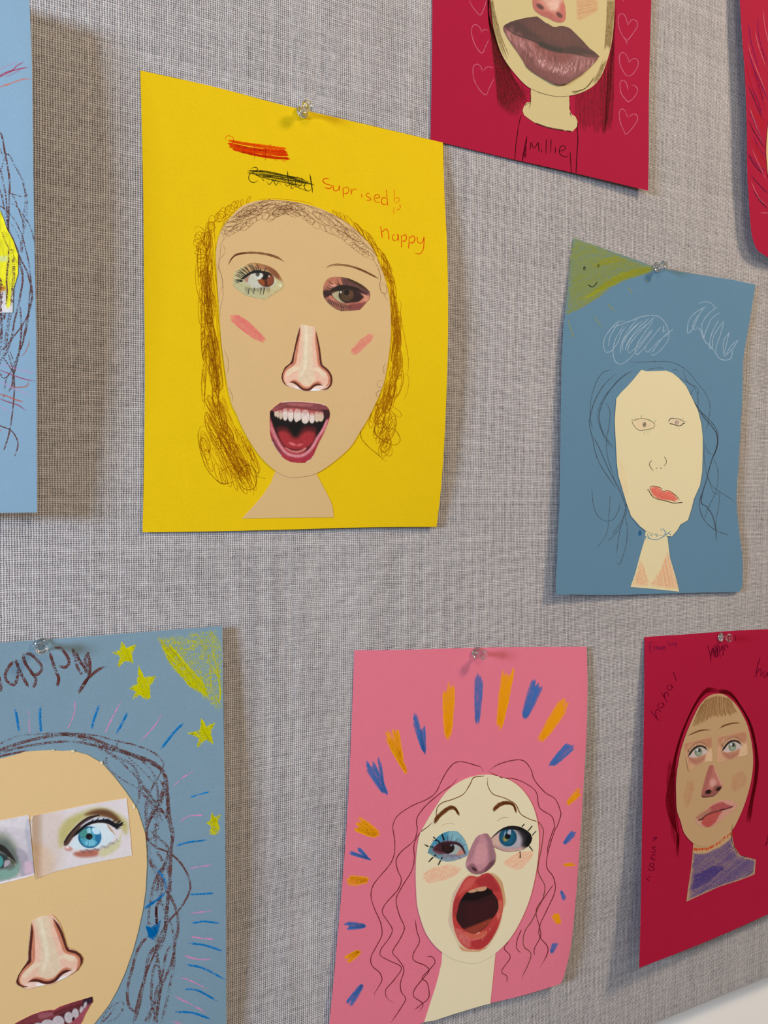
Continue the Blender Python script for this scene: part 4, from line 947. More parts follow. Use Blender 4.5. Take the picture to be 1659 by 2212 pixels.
T.ribbons('eye', hatch(K('bf', (70, 310), (290, 250), (480, 310), (555, 380), (490, 440), (240, 500), (120, 420)), 0, 1.3, 1.6, (226, 204, 176), .40, seed=30) + [S('bf', q, w, PG, a, .05, 2) for q, w, a in (
    ([(50, 300), (160, 262), (280, 240), (390, 262), (480, 305), (560, 380)], 1.3, .7), ([(50, 300), (90, 390), (180, 480), (250, 505), (380, 480), (500, 455), (560, 385)], 1.4, .75), ([(55, 300), (55, 235)], 1.1, .6), ([(95, 290), (90, 240)], 1, .4), ([(120, 280), (125, 215)], 1, .4), ([(165, 270), (170, 195)], 1, .4), ([(245, 240), (270, 160)], 1.1, .5),
    ([(330, 310), (355, 265)], 1.1, .5), ([(415, 305), (440, 260)], 1.1, .5), ([(530, 330), (590, 260)], 1.1, .5), ([(560, 400), (620, 395)], 1, .4), ([(400, 490), (400, 590)], 1, .35), ([(310, 530), (335, 600)], 1, .35), ([(450, 470), (460, 540)], 1, .3))] +
    [S('bf', [(318, 330), (300, 370), (315, 415), (345, 390), (335, 335), (315, 350), (325, 400)], 3.6, (60, 52, 36), .9, .0, 1.5)], MAT_PENCIL, fTo)
T.ribbons('eye', hatch(K('bf', (860, 320), (890, 250), (1060, 250), (1200, 315), (1100, 380), (1000, 385)), 0, 1.3, 1.6, (224, 202, 184), .45, seed=31) + [S('bf', q, w, (70, 66, 56), a, .05, 2) for q, w, a in (
    ([(842, 318), (885, 248), (960, 240), (1080, 258), (1200, 318)], 1.8, .8), ([(865, 350), (950, 368), (1040, 398), (1110, 395), (1170, 350), (1210, 340)], 2.0, .85), ([(1130, 275), (1180, 220)], 1.1, .5), ([(1210, 320), (1255, 300)], 1.1, .5), ([(925, 230), (975, 180)], 1, .35), ([(905, 410), (900, 450)], 1, .35), ([(985, 430), (980, 480)], 1, .35), ([(1070, 430), (1080, 490)], 1, .35), ([(1160, 410), (1165, 460)], 1, .35))] +
    [S('bf', [(1025, 285), (995, 320), (1010, 360), (1050, 350), (1060, 310), (1020, 295), (1015, 340), (1045, 330)], 2.4, (86, 66, 60), .8, .0, 1.5)], MAT_PENCIL, fTo)
T.ribbons('nose', [S('bf', q, 1.5, PG, .8, .05, 2) for q in ([(488, 1155), (445, 1190), (430, 1240), (460, 1310), (518, 1382)], [(745, 1068), (790, 1120), (798, 1190), (775, 1250), (740, 1280)], [(575, 1305), (600, 1310), (585, 1335), (572, 1318)], [(672, 1300), (690, 1310), (680, 1335), (668, 1315), (685, 1320)])], MAT_PENCIL, fTo)
lipp = K('bf', (435, 1735), (500, 1712), (620, 1730), (690, 1765), (730, 1830), (810, 1805), (900, 1835), (1000, 1920), (1070, 2010), (990, 2040), (850, 2020), (700, 2010), (560, 1960), (470, 1880))
T.ribbons('mouth', hatch(lipp, 20, 1.2, 2.2, (232, 112, 100), .72, seed=33) + [S('bf', q, w, (72, 50, 34), .85, .05, 2) for q, w in (
    ([(430, 1740), (470, 1715), (540, 1712), (640, 1735), (690, 1765), (715, 1822), (760, 1822), (810, 1803), (890, 1828), (980, 1895), (1050, 1965), (1088, 2015)], 1.5), ([(432, 1745), (480, 1815), (550, 1870), (660, 1925), (780, 1975), (900, 2010), (1000, 2045)], 1.8), ([(405, 1770), (440, 1850), (510, 1945), (600, 1990), (720, 2020), (830, 2040), (900, 2068), (980, 2078), (1160, 2065)], 1.8), ([(405, 1765), (375, 1815)], 1))], MAT_PENCIL, fTo)
T.ribbons('necklace', [S('F', q, 1.6, (30, 134, 172), .7, .1, 2) for q in ([(745, 1310), (780, 1330), (830, 1335), (880, 1310), (935, 1270)], [(740, 1300), (745, 1340)], [(855, 1250), (865, 1275)], [(870, 1250), (885, 1270), (895, 1300)], [(780, 1290), (785, 1310), (795, 1290)], [(810, 1290), (830, 1300), (825, 1320)], [(900, 1270), (880, 1310), (910, 1290), (935, 1300)], [(755, 1290), (770, 1330)])] +
          [S('F', [(700, 1265), (695, 1300), (708, 1290), (705, 1268)], 4, (20, 90, 140), .7, 0)], MAT_PENCIL, T.root)
T.ribbons('neck_shading', hatch(K('F', (905, 1420), (925, 1480), (970, 1630), (990, 1715), (800, 1690), (780, 1660), (850, 1560)), 80, 1.7, 1.8, (228, 160, 130), .46, seed=35), MAT_PENCIL, T.root)
T.ribbons('neck_shading', hatch(K('F', (705, 1480), (740, 1560), (770, 1660), (760, 1690), (640, 1680), (680, 1560)), 80, 1.8, 1.8, (228, 160, 130), .44, seed=36), MAT_PENCIL, T.root)
T.ribbons('cheek_shading', hatch(K('F', (530, 700), (590, 800), (612, 950), (605, 1060), (560, 940)), 80, 2.4, 1.4, (224, 190, 146), .28, seed=37), MAT_PENCIL, T.root)

# ================================================================== 4. pale blue sheet cut off by the left edge
PAP_B = paper_mat('pale_blue_card', (132, 158, 174), .04)
def h_bl(u, v): return 0.0004+0.024*np.clip(u, 0, 1)**2.2*(.62+.38*hump(np.clip(v*.82+.16, 0, 1)))
Bo = [(-765, -222), (-400, -122)] + cr([(63, -3), (66, 60), (69, 150), (71, 300), (74, 500), (78, 720), (79, 900), (80, 1107)], 12).tolist() + [(-300, 1113), (-748, 1118)]
B1 = Sheet('collage_portrait', [(-765, -222), (63, -3), (80, 1107), (-748, 1118)], h_bl,
           'pale blue portrait cut off by the left side of the picture, brown scribbled strands showing', 'drawing', GRP, PAP_B, Bo, step=16)
CB = (98, 62, 56)
hh = [('t1', q, w, a) for q, w, a in (
    ([(-60, 780), (0, 800), (30, 880), (50, 1000), (75, 1130), (100, 1280), (108, 1400), (100, 1560), (95, 1740), (92, 1900), (98, 2100), (92, 2212)], 3.0, .6), ([(-60, 900), (0, 980), (40, 1090), (75, 1040), (120, 1080), (180, 1200), (240, 1320), (270, 1430), (280, 1560), (265, 1700), (255, 1900), (245, 2200)], 2.2, .45),
    ([(70, 1030), (130, 1110), (200, 1230), (250, 1340), (280, 1450), (300, 1580), (290, 1720), (270, 1880), (215, 2080)], 3.4, .42), ([(-60, 1180), (0, 1210), (25, 1300), (50, 1420), (70, 1560), (80, 1700), (95, 1860), (140, 1980), (200, 2120), (225, 2212)], 2.6, .55), ([(-40, 1450), (20, 1440), (100, 1470), (180, 1500), (250, 1520)], 1.5, .5),
    ([(-40, 1400), (20, 1500), (40, 1620), (70, 1720), (90, 1880), (95, 2050)], 3.0, .5), ([(130, 1480), (170, 1560), (215, 1680), (250, 1780), (265, 1900)], 2.2, .5), ([(100, 1580), (180, 1620), (240, 1700), (310, 1800), (360, 1920), (385, 2050)], 2.0, .5), ([(-40, 1600), (60, 1660), (150, 1760), (215, 1880), (250, 1960), (285, 2100), (310, 2212)], 1.8, .6),
    ([(40, 1000), (50, 1080), (0, 1240), (-60, 1300)], 1.8, .5), ([(-30, 1700), (40, 1810), (90, 1950), (150, 2080), (190, 2200)], 2.4, .5), ([(110, 1800), (180, 1900), (230, 2030), (225, 2150)], 2.0, .45), ([(0, 2030), (60, 2090), (100, 2120)], 1.5, .6))]
hh += [('t2', q, w, a) for q, w, a in (
    ([(70, 0), (72, 80), (62, 160), (55, 260), (60, 340), (50, 460), (30, 600)], 3.6, .55), ([(100, -20), (110, 80), (115, 200), (105, 340), (95, 480), (70, 620), (50, 760), (20, 900), (-40, 980)], 6.0, .42), ([(130, 0), (160, 80), (185, 180), (190, 260), (170, 380), (150, 480), (120, 600), (100, 720), (60, 840), (0, 950), (-60, 1010)], 3.4, .55),
    ([(215, -20), (235, 80), (250, 180), (258, 290), (245, 400), (240, 500), (215, 640), (190, 760), (170, 860)], 2.0, .6), ([(140, 0), (180, 90), (225, 180), (250, 270), (268, 330), (262, 430), (235, 540), (180, 640), (110, 730), (40, 820), (-40, 880)], 2.4, .62), ([(50, -10), (120, 60), (160, 120), (190, 210)], 2.6, .5),
    ([(165, 460), (175, 560), (180, 660), (170, 780), (155, 880), (130, 980), (110, 1060), (100, 1140), (60, 1200)], 3.2, .58), ([(262, 320), (268, 400), (245, 500), (225, 640), (190, 780), (150, 880), (130, 980)], 2.8, .55), ([(60, 840), (90, 940), (115, 1040), (120, 1160), (112, 1290), (95, 1430), (70, 1560), (25, 1700)], 2.4, .6),
    ([(-40, 1455), (20, 1480), (90, 1510), (130, 1560), (150, 1620), (140, 1680), (120, 1735)], 2.2, .65), ([(80, 1030), (50, 1090), (40, 1160), (30, 1240)], 2.6, .5), ([(0, 860), (40, 920), (100, 1010), (115, 1080)], 2.2, .5), ([(0, 1020), (20, 1070), (60, 1060), (110, 980), (150, 880)], 1.8, .6), ([(-40, 560), (10, 620), (15, 740), (0, 860)], 3, .55), ([(80, 840), (110, 920), (120, 980)], 2.0, .5),
    ([(20, 350), (5, 500), (15, 640), (0, 780)], 4, .5), ([(90, 0), (95, 140), (100, 300), (70, 420), (60, 560)], 3.0, .4))]
B1.ribbons('hair_strands', [S(c, q, w*1.3, CB, a, .08) for c, q, w, a in hh], MAT_CRAYON, B1.root, label='long brown crayon strands')
B1.ribbons('pencil_lines', [S('t1', [(-30, 120), (60, 70), (140, 40), (200, 10)], 2.6, (196, 130, 170), .4), S('t1', [(-60, 200), (0, 175), (60, 140), (140, 110), (190, 60), (275, 15)], 3.4, (172, 54, 90), .6), S('t1', [(-40, 200), (40, 165), (120, 125), (200, 100), (320, 75)], 3.2, (176, 50, 84), .6), S('t1', [(60, 190), (160, 140), (240, 110)], 2.4, (176, 70, 100), .4), S('t1', [(20, 150), (120, 120), (300, 85)], 2, (186, 70, 104), .45)], MAT_PENCIL, B1.root, over=False, label='crimson pencil lines')
B1.ribbons('pencil_line', [S('t1', [(-40, 320), (20, 290), (100, 265), (180, 235), (260, 212), (350, 208)], 3.6, (204, 112, 84), .55)], MAT_PENCIL, B1.root, over=False, label='orange pencil line')
B1.ribbons('pencil_lines', [S('t2', [(-20, 950), (80, 975), (180, 1010), (300, 1030)], 4, (190, 150, 190), .42), S('t2', [(-20, 1000), (60, 1030), (140, 1060), (220, 1085), (305, 1100)], 2.6, (160, 60, 90), .65), S('t2', [(-20, 1100), (60, 1130), (160, 1180), (280, 1225)], 4, (190, 150, 190), .42),
    S('t2', [(-30, 1200), (60, 1225), (120, 1250), (200, 1275)], 3.4, (192, 92, 62), .7), S('t2', [(-30, 1235), (60, 1270), (140, 1295), (190, 1325), (220, 1348)], 2.4, (150, 60, 84), .65), S('t2', [(70, 1145), (120, 1150), (190, 1148), (230, 1135), (238, 1100)], 3, (184, 88, 60), .7), S('t2', [(170, 900), (210, 860), (240, 790), (240, 740)], 1.8, (170, 90, 70), .6), S('t2', [(-20, 1300), (40, 1330), (90, 1360)], 3, (190, 150, 190), .4),
    S('t2', [(-20, 1510), (8, 1512)], 5, (206, 80, 60), .8)], MAT_PENCIL, B1.root, over=False, label='pink, red and orange pencil lines below the strands')
p = Print('t2', (222, 206, 0))
p.poly([(-200, 340), (20, 330), (60, 320), (110, 330), (110, 530), (-200, 530)], (206, 196, 190), 30); p.poly([(-200, -300), (60, -200), (70, 60), (60, 330), (30, 330), (-200, 330)], (220, 204, 10), 20)
p.poly([(60, 60), (105, 60), (95, 400), (75, 480), (50, 440)], (212, 200, 30), 16); p.poly([(-40, 60), (55, 50), (55, 95), (-40, 90)], (206, 204, 120), 16)
p.poly([(-200, 330), (10, 300), (30, 340), (-200, 420)], (180, 110, 20), 30); p.grain(.2, 10, 60)
B1.card('pasted_snippet', K('t2', (-300, -330), (0, -330), (30, -260), (55, -180), (110, -80), (150, 40), (150, 200), (110, 330), (105, 524), (35, 525), (-300, 530)), .5, .15, MAT_PRINT, B1.root, step=3, prn=p)['label'] = 'yellow printed snippet behind the strands'
B1.ribbons('hair_strands', [S('t2', q, w, CB, a, .08) for q, w, a in (([(70, -20), (72, 80), (62, 160), (55, 260), (60, 340), (50, 460)], 3.6, .6), ([(100, -20), (110, 80), (115, 200), (105, 340), (95, 480)], 6.0, .5), ([(10, -160), (50, -60), (120, 60), (150, 120)], 2.6, .5), ([(20, 350), (5, 480), (15, 600)], 5, .6), ([(-20, 200), (10, 280), (0, 360), (20, 450)], 5, .6))], MAT_CRAYON, B1.root)

# ================================================================== 5. crimson sheet in the upper right corner
def h_cr2(u, v): return 0.0004+0.009*np.clip(1-u, 0, 1)**1.6*(.45+.55*hump(v*.8+.15))+.004*v*v
Co = [(1592, -130), (1790, -80), (2000, -30), (1995, 300), (1990, 640), (1800, 594), (1700, 568)] + cr([(1659, 556), (1645, 547), (1634, 537), (1623, 501), (1617, 420), (1614, 366), (1613, 271), (1609, 163), (1603, 81), (1598, 0), (1592, -130)], 8).tolist()[:-1]
C5 = Sheet('collage_portrait', [(1592, -130), (2000, -30), (1990, 640), (1625, 545)], h_cr2,
           'crimson sheet in the upper right corner covered with blue and pink pencil strokes', 'drawing', GRP, PAP_R, Co)
st = []
for i, (a, b, c, col, w) in enumerate([((615, 185), (640, 350), (700, 560), 0, 1.6), ((690, 120), (700, 300), (770, 520), 0, 1.6), ((735, 80), (745, 200), (790, 400), 1, 1.6), ((665, 240), (700, 380), (770, 570), 1, 1.6), ((610, 400), (660, 560), (750, 860), 0, 2.0), ((612, 340), (640, 450), (755, 735), 1, 1.8), ((590, 480), (620, 620), (725, 930), 3, 1.6),
     ((610, 670), (660, 790), (735, 972), 2, 2.4), ((625, 850), (650, 930), (730, 1145), 1, 1.8), ((612, 950), (660, 1050), (750, 1190), 2, 2.2), ((640, 700), (690, 800), (725, 920), 0, 1.6), ((620, 880), (680, 1020), (740, 1160), 0, 1.6), ((640, 1180), (690, 1290), (760, 1440), 1, 1.6), ((610, 1220), (660, 1310), (740, 1395), 2, 2.8), ((620, 1230), (690, 1320), (770, 1370), 0, 1.4),
     ((630, 1390), (680, 1450), (771, 1545), 2, 2.2), ((650, 1510), (700, 1590), (771, 1665), 2, 2.8), ((635, 1440), (700, 1580), (771, 1640), 1, 1.6), ((710, 1695), (740, 1697), (800, 1697), 1, 1.6), ((640, 520), (700, 640), (771, 800), 0, 1.8), ((700, 300), (740, 470), (780, 640), 3, 1.6), ((660, 1120), (700, 1210), (771, 1320), 3, 2.0), ((650, 1080), (700, 1180), (760, 1260), 0, 1.5)]):
    st.append(S('G', [a, b, c], w, [(70, 30, 96), (206, 120, 130), (44, 30, 60), (170, 20, 40)][col], .62, .25))
st += hatch(K('G', (610, 500), (700, 560), (760, 900), (750, 1000), (680, 700)), 65, 3.5, 2.6, (178, 24, 40), .4, seed=50) + hatch(K('G', (620, 850), (700, 900), (760, 1000), (740, 1060)), 60, 3.2, 2.6, (190, 40, 30), .4, seed=51) + hatch(K('G', (620, 1080), (720, 1200), (771, 1400), (700, 1300)), 55, 3.2, 2.4, (182, 44, 30), .35, seed=52)
C5.ribbons('pencil_strokes', st, MAT_PENCIL, C5.root, over=False)
C5.card('face', K('G', (800, 820), (771, 1000), (758, 1160), (762, 1300), (790, 1450), (900, 1500), (1300, 1400), (1300, 700), (900, 600)), .5, .3, PAP_TAN, C5.root, step=12, smooth=True)

# ================================================================== 6. grey-blue sheet, lower left
PAP_G = paper_mat('grey_blue_card', (122, 146, 158), .06)
PAP_PEACH = paper_mat('peach_paper', (222, 184, 128), .025)
def h_lb(u, v): return 0.0003+0.0095*np.clip(u, 0, 1)**2.2*(.25+.75*hump(np.clip(v*.8+.1, 0, 1)))
Lo = [(-280, 1409), (0, 1388), (92, 1382), (300, 1366)] + cr([(480, 1352), (482, 1480), (485, 1700), (488, 1950), (489, 2212), (492, 2310)], 12).tolist() + [(100, 2390), (-262, 2455)]
G6 = Sheet('collage_portrait', [(-280, 1409), (480, 1352), (492, 2310), (-262, 2455)], h_lb,
           'grey-blue portrait with a big peach face, pasted blue eyes and yellow crayon stars', 'drawing', GRP, PAP_G, Lo, step=16)
fG = K('H', (-10, 918), (40, 905), (100, 890), (160, 870), (240, 864), (330, 860), (400, 866), (455, 862), (470, 866), (560, 890), (640, 936), (655, 945), (730, 1030), (800, 1120), (855, 1200), (880, 1240), (905, 1320)) + K('I', (930, 300), (938, 400), (940, 500), (932, 660), (915, 780), (885, 920), (850, 1050), (800, 1190), (750, 1300), (700, 1390), (655, 1450), (600, 1520), (450, 1640), (200, 1720), (-100, 1740), (-400, 1600), (-600, 1200), (-640, 600), (-500, 0), (-300, -150))
F6 = G6.card('face', fG, 0.25, 0.35, PAP_PEACH, G6.root, step=14)
F6['label'] = 'large round face cut from peach paper'
for q in ([(455, 862), (470, 858), (478, 870), (460, 880)], [(640, 936), (652, 928), (658, 950), (646, 956)], [(845, 1212), (862, 1210), (866, 1236), (852, 1240)], [(330, 858), (345, 856), (350, 864), (335, 868)]):
    G6.card('torn_paper_edge', K('H', *q), .62, .25, PAP_CREAM, F6, step=3, reg=False)

# right eye snippet (the full one)
er = [(385, 335), (405, 345), (420, 340), (700, 285), (1000, 222), (1300, 168), (1515, 133), (1520, 200), (1550, 500), (1575, 800), (1580, 818), (1300, 870), (1000, 930), (700, 998), (560, 1045), (450, 1090), (430, 1000), (400, 760), (375, 560), (362, 430)]
p = Print('eL', (222, 208, 204))
p.poly([(360, 340), (700, 280), (760, 500), (740, 900), (600, 1050), (400, 1100)], (216, 196, 184), 160)
p.poly([(400, 700), (600, 760), (640, 1000), (440, 1090)], (216, 186, 160), 120)
p.poly([(760, 420), (900, 330), (1150, 250), (1350, 290), (1520, 420), (1500, 560), (1380, 420), (1150, 340), (950, 430), (800, 620), (720, 720), (700, 560)], (190, 176, 112), 90)
p.poly([(1020, 330), (1150, 270), (1300, 280), (1420, 370), (1420, 430), (1300, 370), (1150, 340)], (104, 66, 40), 60)
p.poly([(880, 790), (1000, 760), (1180, 750), (1160, 820), (1020, 840), (920, 830)], (178, 104, 84), 50)
p.poly([(1180, 770), (1400, 640), (1440, 560), (1420, 720), (1250, 830)], (206, 196, 150), 50)
p.poly([(860, 660), (960, 520), (1100, 450), (1250, 440), (1340, 520), (1370, 580), (1300, 670), (1160, 730), (1000, 745), (880, 740), (820, 710)], (212, 222, 222), 16)
p.poly([(1280, 440), (1340, 510), (1380, 580), (1360, 560), (1300, 500)], (186, 150, 120), 14)
p.ell(820, 738, 50, 30, (206, 150, 138), 18, 10); p.ell(805, 720, 18, 14, (236, 220, 214), 10)
p.ell(1072, 600, 138, 130, (30, 92, 128), 12); p.ell(1070, 604, 112, 106, (86, 170, 190), 20); p.ell(1010, 560, 60, 60, (80, 150, 130), 40); p.ell(1080, 670, 70, 36, (140, 208, 224), 30)
p.ell(1170, 600, 34, 70, (40, 118, 160), 30)
p.iris(1072, 600, 125, 118, (28, 96, 120), 24, .45)
p.poly([(1100, 490), (1170, 500), (1190, 560), (1120, 555)], (196, 222, 232), 12); p.poly([(1040, 500), (1080, 490), (1085, 560), (1050, 560)], (150, 200, 206), 14)
p.ell(1066, 592, 40, 38, (14, 18, 20), 12); p.ell(1080, 606, 8, 8, (90, 70, 50), 6)
p.poly([(760, 690), (800, 590), (880, 500), (960, 420), (1060, 360), (1160, 345), (1100, 380), (1000, 440), (940, 510), (880, 590), (820, 680), (790, 700)], (84, 58, 48), 18)
p.line([(770, 660), (860, 530), (960, 430), (1060, 365), (1180, 340)], 18, (36, 22, 24), 12)
p.poly([(960, 470), (1060, 400), (1160, 365), (1280, 365), (1340, 400), (1200, 400), (1060, 425)], (196, 200, 210), 14)
p.line([(860, 610), (940, 530), (1040, 450), (1140, 415), (1240, 412), (1330, 440), (1400, 480)], 34, (22, 18, 22), 12, 1, (0, .2))
p.poly([(1160, 400), (1290, 385), (1400, 440), (1470, 420), (1440, 470), (1360, 480), (1280, 430), (1180, 425)], (22, 20, 24), 12)
for a in [(1140, 400, 1190, 355), (1090, 410, 1120, 380), (1210, 400, 1250, 360), (1260, 392, 1310, 370), (1330, 420, 1400, 380), (1370, 440, 1460, 395), (1390, 450, 1480, 410), (1400, 460, 1490, 445), (1380, 470, 1450, 490), (1370, 480, 1420, 510), (1400, 430, 1440, 390), (1240, 400, 1280, 370)]:
    p.line([(a[0], a[1]), ((a[0]+a[2])/2, (a[1]+a[3])/2+8), (a[2], a[3])], 11, (28, 24, 26), 7, .95, (1, -.02))
rr = np.random.RandomState(2)
for i in range(30):
    t = i/29; x = 960+t*430; y = 755-130*t**2.2+12*math.sin(i)
    p.line([(x, y), (x+10+14*rr.rand(), y+16+16*rr.rand())], 7, (60, 62, 76), 6, .6)
p.poly([(362, 430), (385, 335), (408, 350), (395, 385)], (236, 226, 214), 10, 1, False); p.line([(366, 428), (392, 388), (407, 352)], 7, (150, 128, 110), 8, .7)
p.grain(.03, 30)
curl6 = lambda x, y: 2.2*np.clip((95-x)/25, 0, 1)**2*(1+0*y)
o = G6.card('eye', K('eL', *er), 0.62, 0.18, MAT_PRINT, F6, step=1.15, prn=p, edge=(240, 228, 214), curl=curl6); o['label'] = 'rectangular snippet with wide open bright blue eye'
el = [(-300, 460), (-100, 420), (0, 400), (160, 368), (342, 332), (360, 500), (385, 780), (412, 1052), (200, 1110), (0, 1160), (-300, 1230)]
p = Print('eL', (206, 194, 196))
p.poly([(-300, 420), (0, 400), (340, 330), (360, 500), (150, 480), (-300, 500)], (218, 206, 206), 40)
p.poly([(-300, 560), (0, 540), (120, 600), (220, 740), (280, 900), (260, 1000), (100, 1080), (-300, 1150)], (150, 150, 132), 120)
p.poly([(-200, 620), (40, 620), (180, 740), (240, 860), (200, 1000), (0, 1060), (-200, 1000)], (104, 110, 100), 90)
p.poly([(200, 740), (330, 800), (390, 1030), (260, 1080), (230, 900)], (168, 156, 164), 60); p.poly([(300, 900), (400, 900), (405, 1030), (300, 1040)], (206, 176, 186), 50)
p.poly([(-200, 660), (20, 690), (120, 780), (180, 880), (160, 920), (60, 800), (-60, 740), (-200, 720)], (40, 34, 32), 26)
p.poly([(-200, 780), (30, 800), (110, 880), (100, 940), (40, 970), (-200, 960)], (50, 56, 56), 30); p.poly([(60, 880), (120, 880), (110, 930), (50, 960)], (170, 156, 160), 22)
p.ell(-30, 890, 70, 80, (70, 146, 140), 18); p.ell(-60, 890, 40, 44, (24, 30, 30), 16)
p.poly([(0, 990), (150, 980), (230, 900), (200, 1050), (60, 1110), (-100, 1100)], (126, 158, 142), 50); p.line([(100, 840), (150, 880), (190, 940)], 12, (196, 196, 150), 14, .6)
p.line([(-300, 1220), (0, 1148), (200, 1100), (412, 1045)], 26, (232, 218, 214), 6, 1, (1, 1)); p.grain(.06, 40)
o = G6.card('eye', K('eL', *el), 0.62, 0.18, MAT_PRINT, F6, step=1.5, prn=p, edge=(240, 228, 214)); o['label'] = 'rectangular snippet with shadowed green eye, cut off at the left'

# cartoon nose again, tilted
A1 = np.array([[700, 160], [1080, 270], [235, 1500], [1500, 1500]], float); A2 = np.array([[430, 300], [800, 155], [150, 1430], [1385, 960]], float)
_src = np.array([(700, 160), (1060, 230), (560, 720), (1190, 740), (470, 1100), (1235, 1110), (225, 1480), (1500, 1520), (310, 1670), (1380, 1770), (500, 1600), (1190, 1660), (865, 1805)], float)
_dst = np.array([(428, 300), (800, 150), (390, 690), (1010, 520), (365, 1050), (1085, 780), (170, 1400), (1380, 1000), (210, 1490), (1290, 1210), (500, 1400), (1120, 1165), (780, 1430)], float)
def _feat(q): x, y = q[..., 0]/1000, q[..., 1]/1000; return np.stack([np.ones_like(x), x, y, x*y, y*y, x*x], -1)
_cf, *_ = np.linalg.lstsq(_feat(_src), _dst, rcond=None)
TN = lambda q: tuple((_feat(np.array([q], float)) @ _cf)[0])
n3o = [(428, 270), (500, 215), (620, 160), (780, 143), (830, 155), (900, 230), (965, 330), (1020, 490), (1060, 620), (1095, 750), (1250, 815), (1350, 890), (1400, 970), (1385, 1060), (1300, 1190), (1180, 1275), (1050, 1340), (930, 1400), (830, 1455), (740, 1465), (640, 1480), (530, 1505), (420, 1545), (330, 1550), (240, 1510), (160, 1470), (125, 1420), (170, 1290), (250, 1160), (330, 1050), (355, 900), (375, 650), (395, 420)]
N3 = nose(G6, 'n3', TN, F6, n3o, True)

m3o = [(60, 2230), (200, 2150), (420, 2040), (620, 1970), (780, 1945), (840, 1950), (960, 1880), (1200, 1800), (1440, 1730), (1575, 1690), (1590, 1790), (1530, 1870), (1440, 2030), (1380, 2170), (1320, 2260), (1200, 2400), (900, 2560), (500, 2600), (200, 2500), (60, 2350)]
p = Print('n3', (150, 60, 70))
p.poly([(40, 2250), (400, 2060), (780, 1960), (850, 1975), (1200, 1810), (1590, 1700), (1560, 1800), (1350, 1850), (1050, 1970), (700, 2130), (400, 2210), (100, 2300)], (120, 50, 54), 20)
p.poly([(560, 2020), (820, 1990), (860, 2030), (600, 2120)], (150, 82, 88), 50); p.poly([(860, 1980), (1300, 1830), (1500, 1780), (1400, 1870), (1050, 1960), (880, 2040)], (100, 34, 40), 40)
p.poly([(1420, 1730), (1600, 1680), (1560, 1820), (1450, 1990), (1400, 2060), (1380, 1930)], (52, 26, 40), 26)
p.poly([(60, 2300), (700, 2140), (1050, 1975), (1400, 1860), (1440, 1900), (1380, 1990), (1180, 2180), (900, 2300), (100, 2500)], (84, 36, 40), 16)
for (x, y, rx, ry, r) in [(720, 2220, 110, 90, -10), (930, 2170, 100, 110, -12), (1130, 2090, 75, 105, -8), (1255, 2020, 58, 100, -4), (1370, 1945, 34, 66, 8), (1440, 1860, 28, 70, 12), (540, 2260, 90, 70, -10)]:
    p.ell(x, y, rx*1.14, ry*1.04, (190, 176, 176), 22, r)
p.poly([(1180, 2180), (1330, 2040), (1460, 1880), (1560, 1830), (1420, 2130), (1250, 2330), (900, 2500), (850, 2380), (1050, 2230)], (160, 74, 84), 26); p.ell(1215, 2115, 26, 40, (70, 20, 30), 14, 20)
p.grain(.1, 30)
G6.card('mouth', K('n3', *m3o), 0.62, 0.18, MAT_PRINT, F6, step=1.3, prn=p, edge=(236, 214, 180))['label'] = 'printed smiling mouth with teeth, cut off at the bottom'

CR = (98, 54, 48)
let = [[(-60, 300), (-10, 380), (5, 470), (-20, 480)], [(105, 290), (70, 310), (35, 370), (45, 420), (90, 440), (110, 400), (120, 330)], [(100, 280), (120, 340), (150, 400), (182, 458)], [(145, 240), (160, 300), (200, 360), (230, 410), (212, 468)], [(150, 245), (200, 250), (250, 300), (268, 340), (240, 375), (190, 372)],
       [(318, 235), (335, 290), (355, 350), (375, 400), (365, 455)], [(340, 205), (390, 210), (430, 260), (442, 300), (420, 330), (370, 318)], [(465, 205), (480, 270), (500, 340), (530, 380)], [(485, 230), (510, 290), (540, 330), (555, 370)], [(575, 220), (545, 280), (560, 320), (570, 370), (540, 440), (495, 502)], [(560, 240), (575, 300), (572, 380), (530, 450)], [(680, 322), (630, 345), (580, 385), (540, 430), (510, 480)]]
G6.ribbons('written_word', [S('H', q, 6.4, CR, .62, .12) for q in let] + [S('H', [(x+5, y) for x, y in q], 3.4, CR, .5, .1) for q in (let[2], let[3], let[5], let[8])], MAT_CRAYON, G6.root, label='word "happy" in thick brown crayon')
def star(pts, seed, pr=.85):
    G6.ribbons('star', hatch(KL('H', pts), 62, 1.7, 3.0, (204, 196, 8), pr, seed=seed, over=3)+hatch(KL('H', pts), -20, 2.4, 2.6, (200, 192, 14), pr*.8, seed=seed+1, over=2), MAT_CRAYON, G6.root)
star([(780, 170), (805, 205), (870, 188), (845, 240), (852, 300), (805, 290), (752, 325), (770, 265), (725, 238), (765, 220)], 60)
star([(888, 320), (920, 395), (998, 388), (958, 450), (965, 528), (920, 532), (895, 505), (850, 530), (870, 485), (830, 465), (875, 440)], 62)
star([(1288, 660), (1315, 710), (1375, 685), (1348, 740), (1365, 820), (1315, 795), (1262, 840), (1275, 780), (1205, 752), (1280, 735)], 64)
star([(1355, 1262), (1375, 1290), (1410, 1275), (1395, 1330), (1410, 1370), (1385, 1405), (1340, 1395), (1350, 1340), (1320, 1325), (1350, 1305)], 66, .75)
sunp = K('H', (1000, 135), (1380, 90), (1420, 200), (1425, 600), (1395, 620), (1340, 560), (1200, 450), (1080, 310))
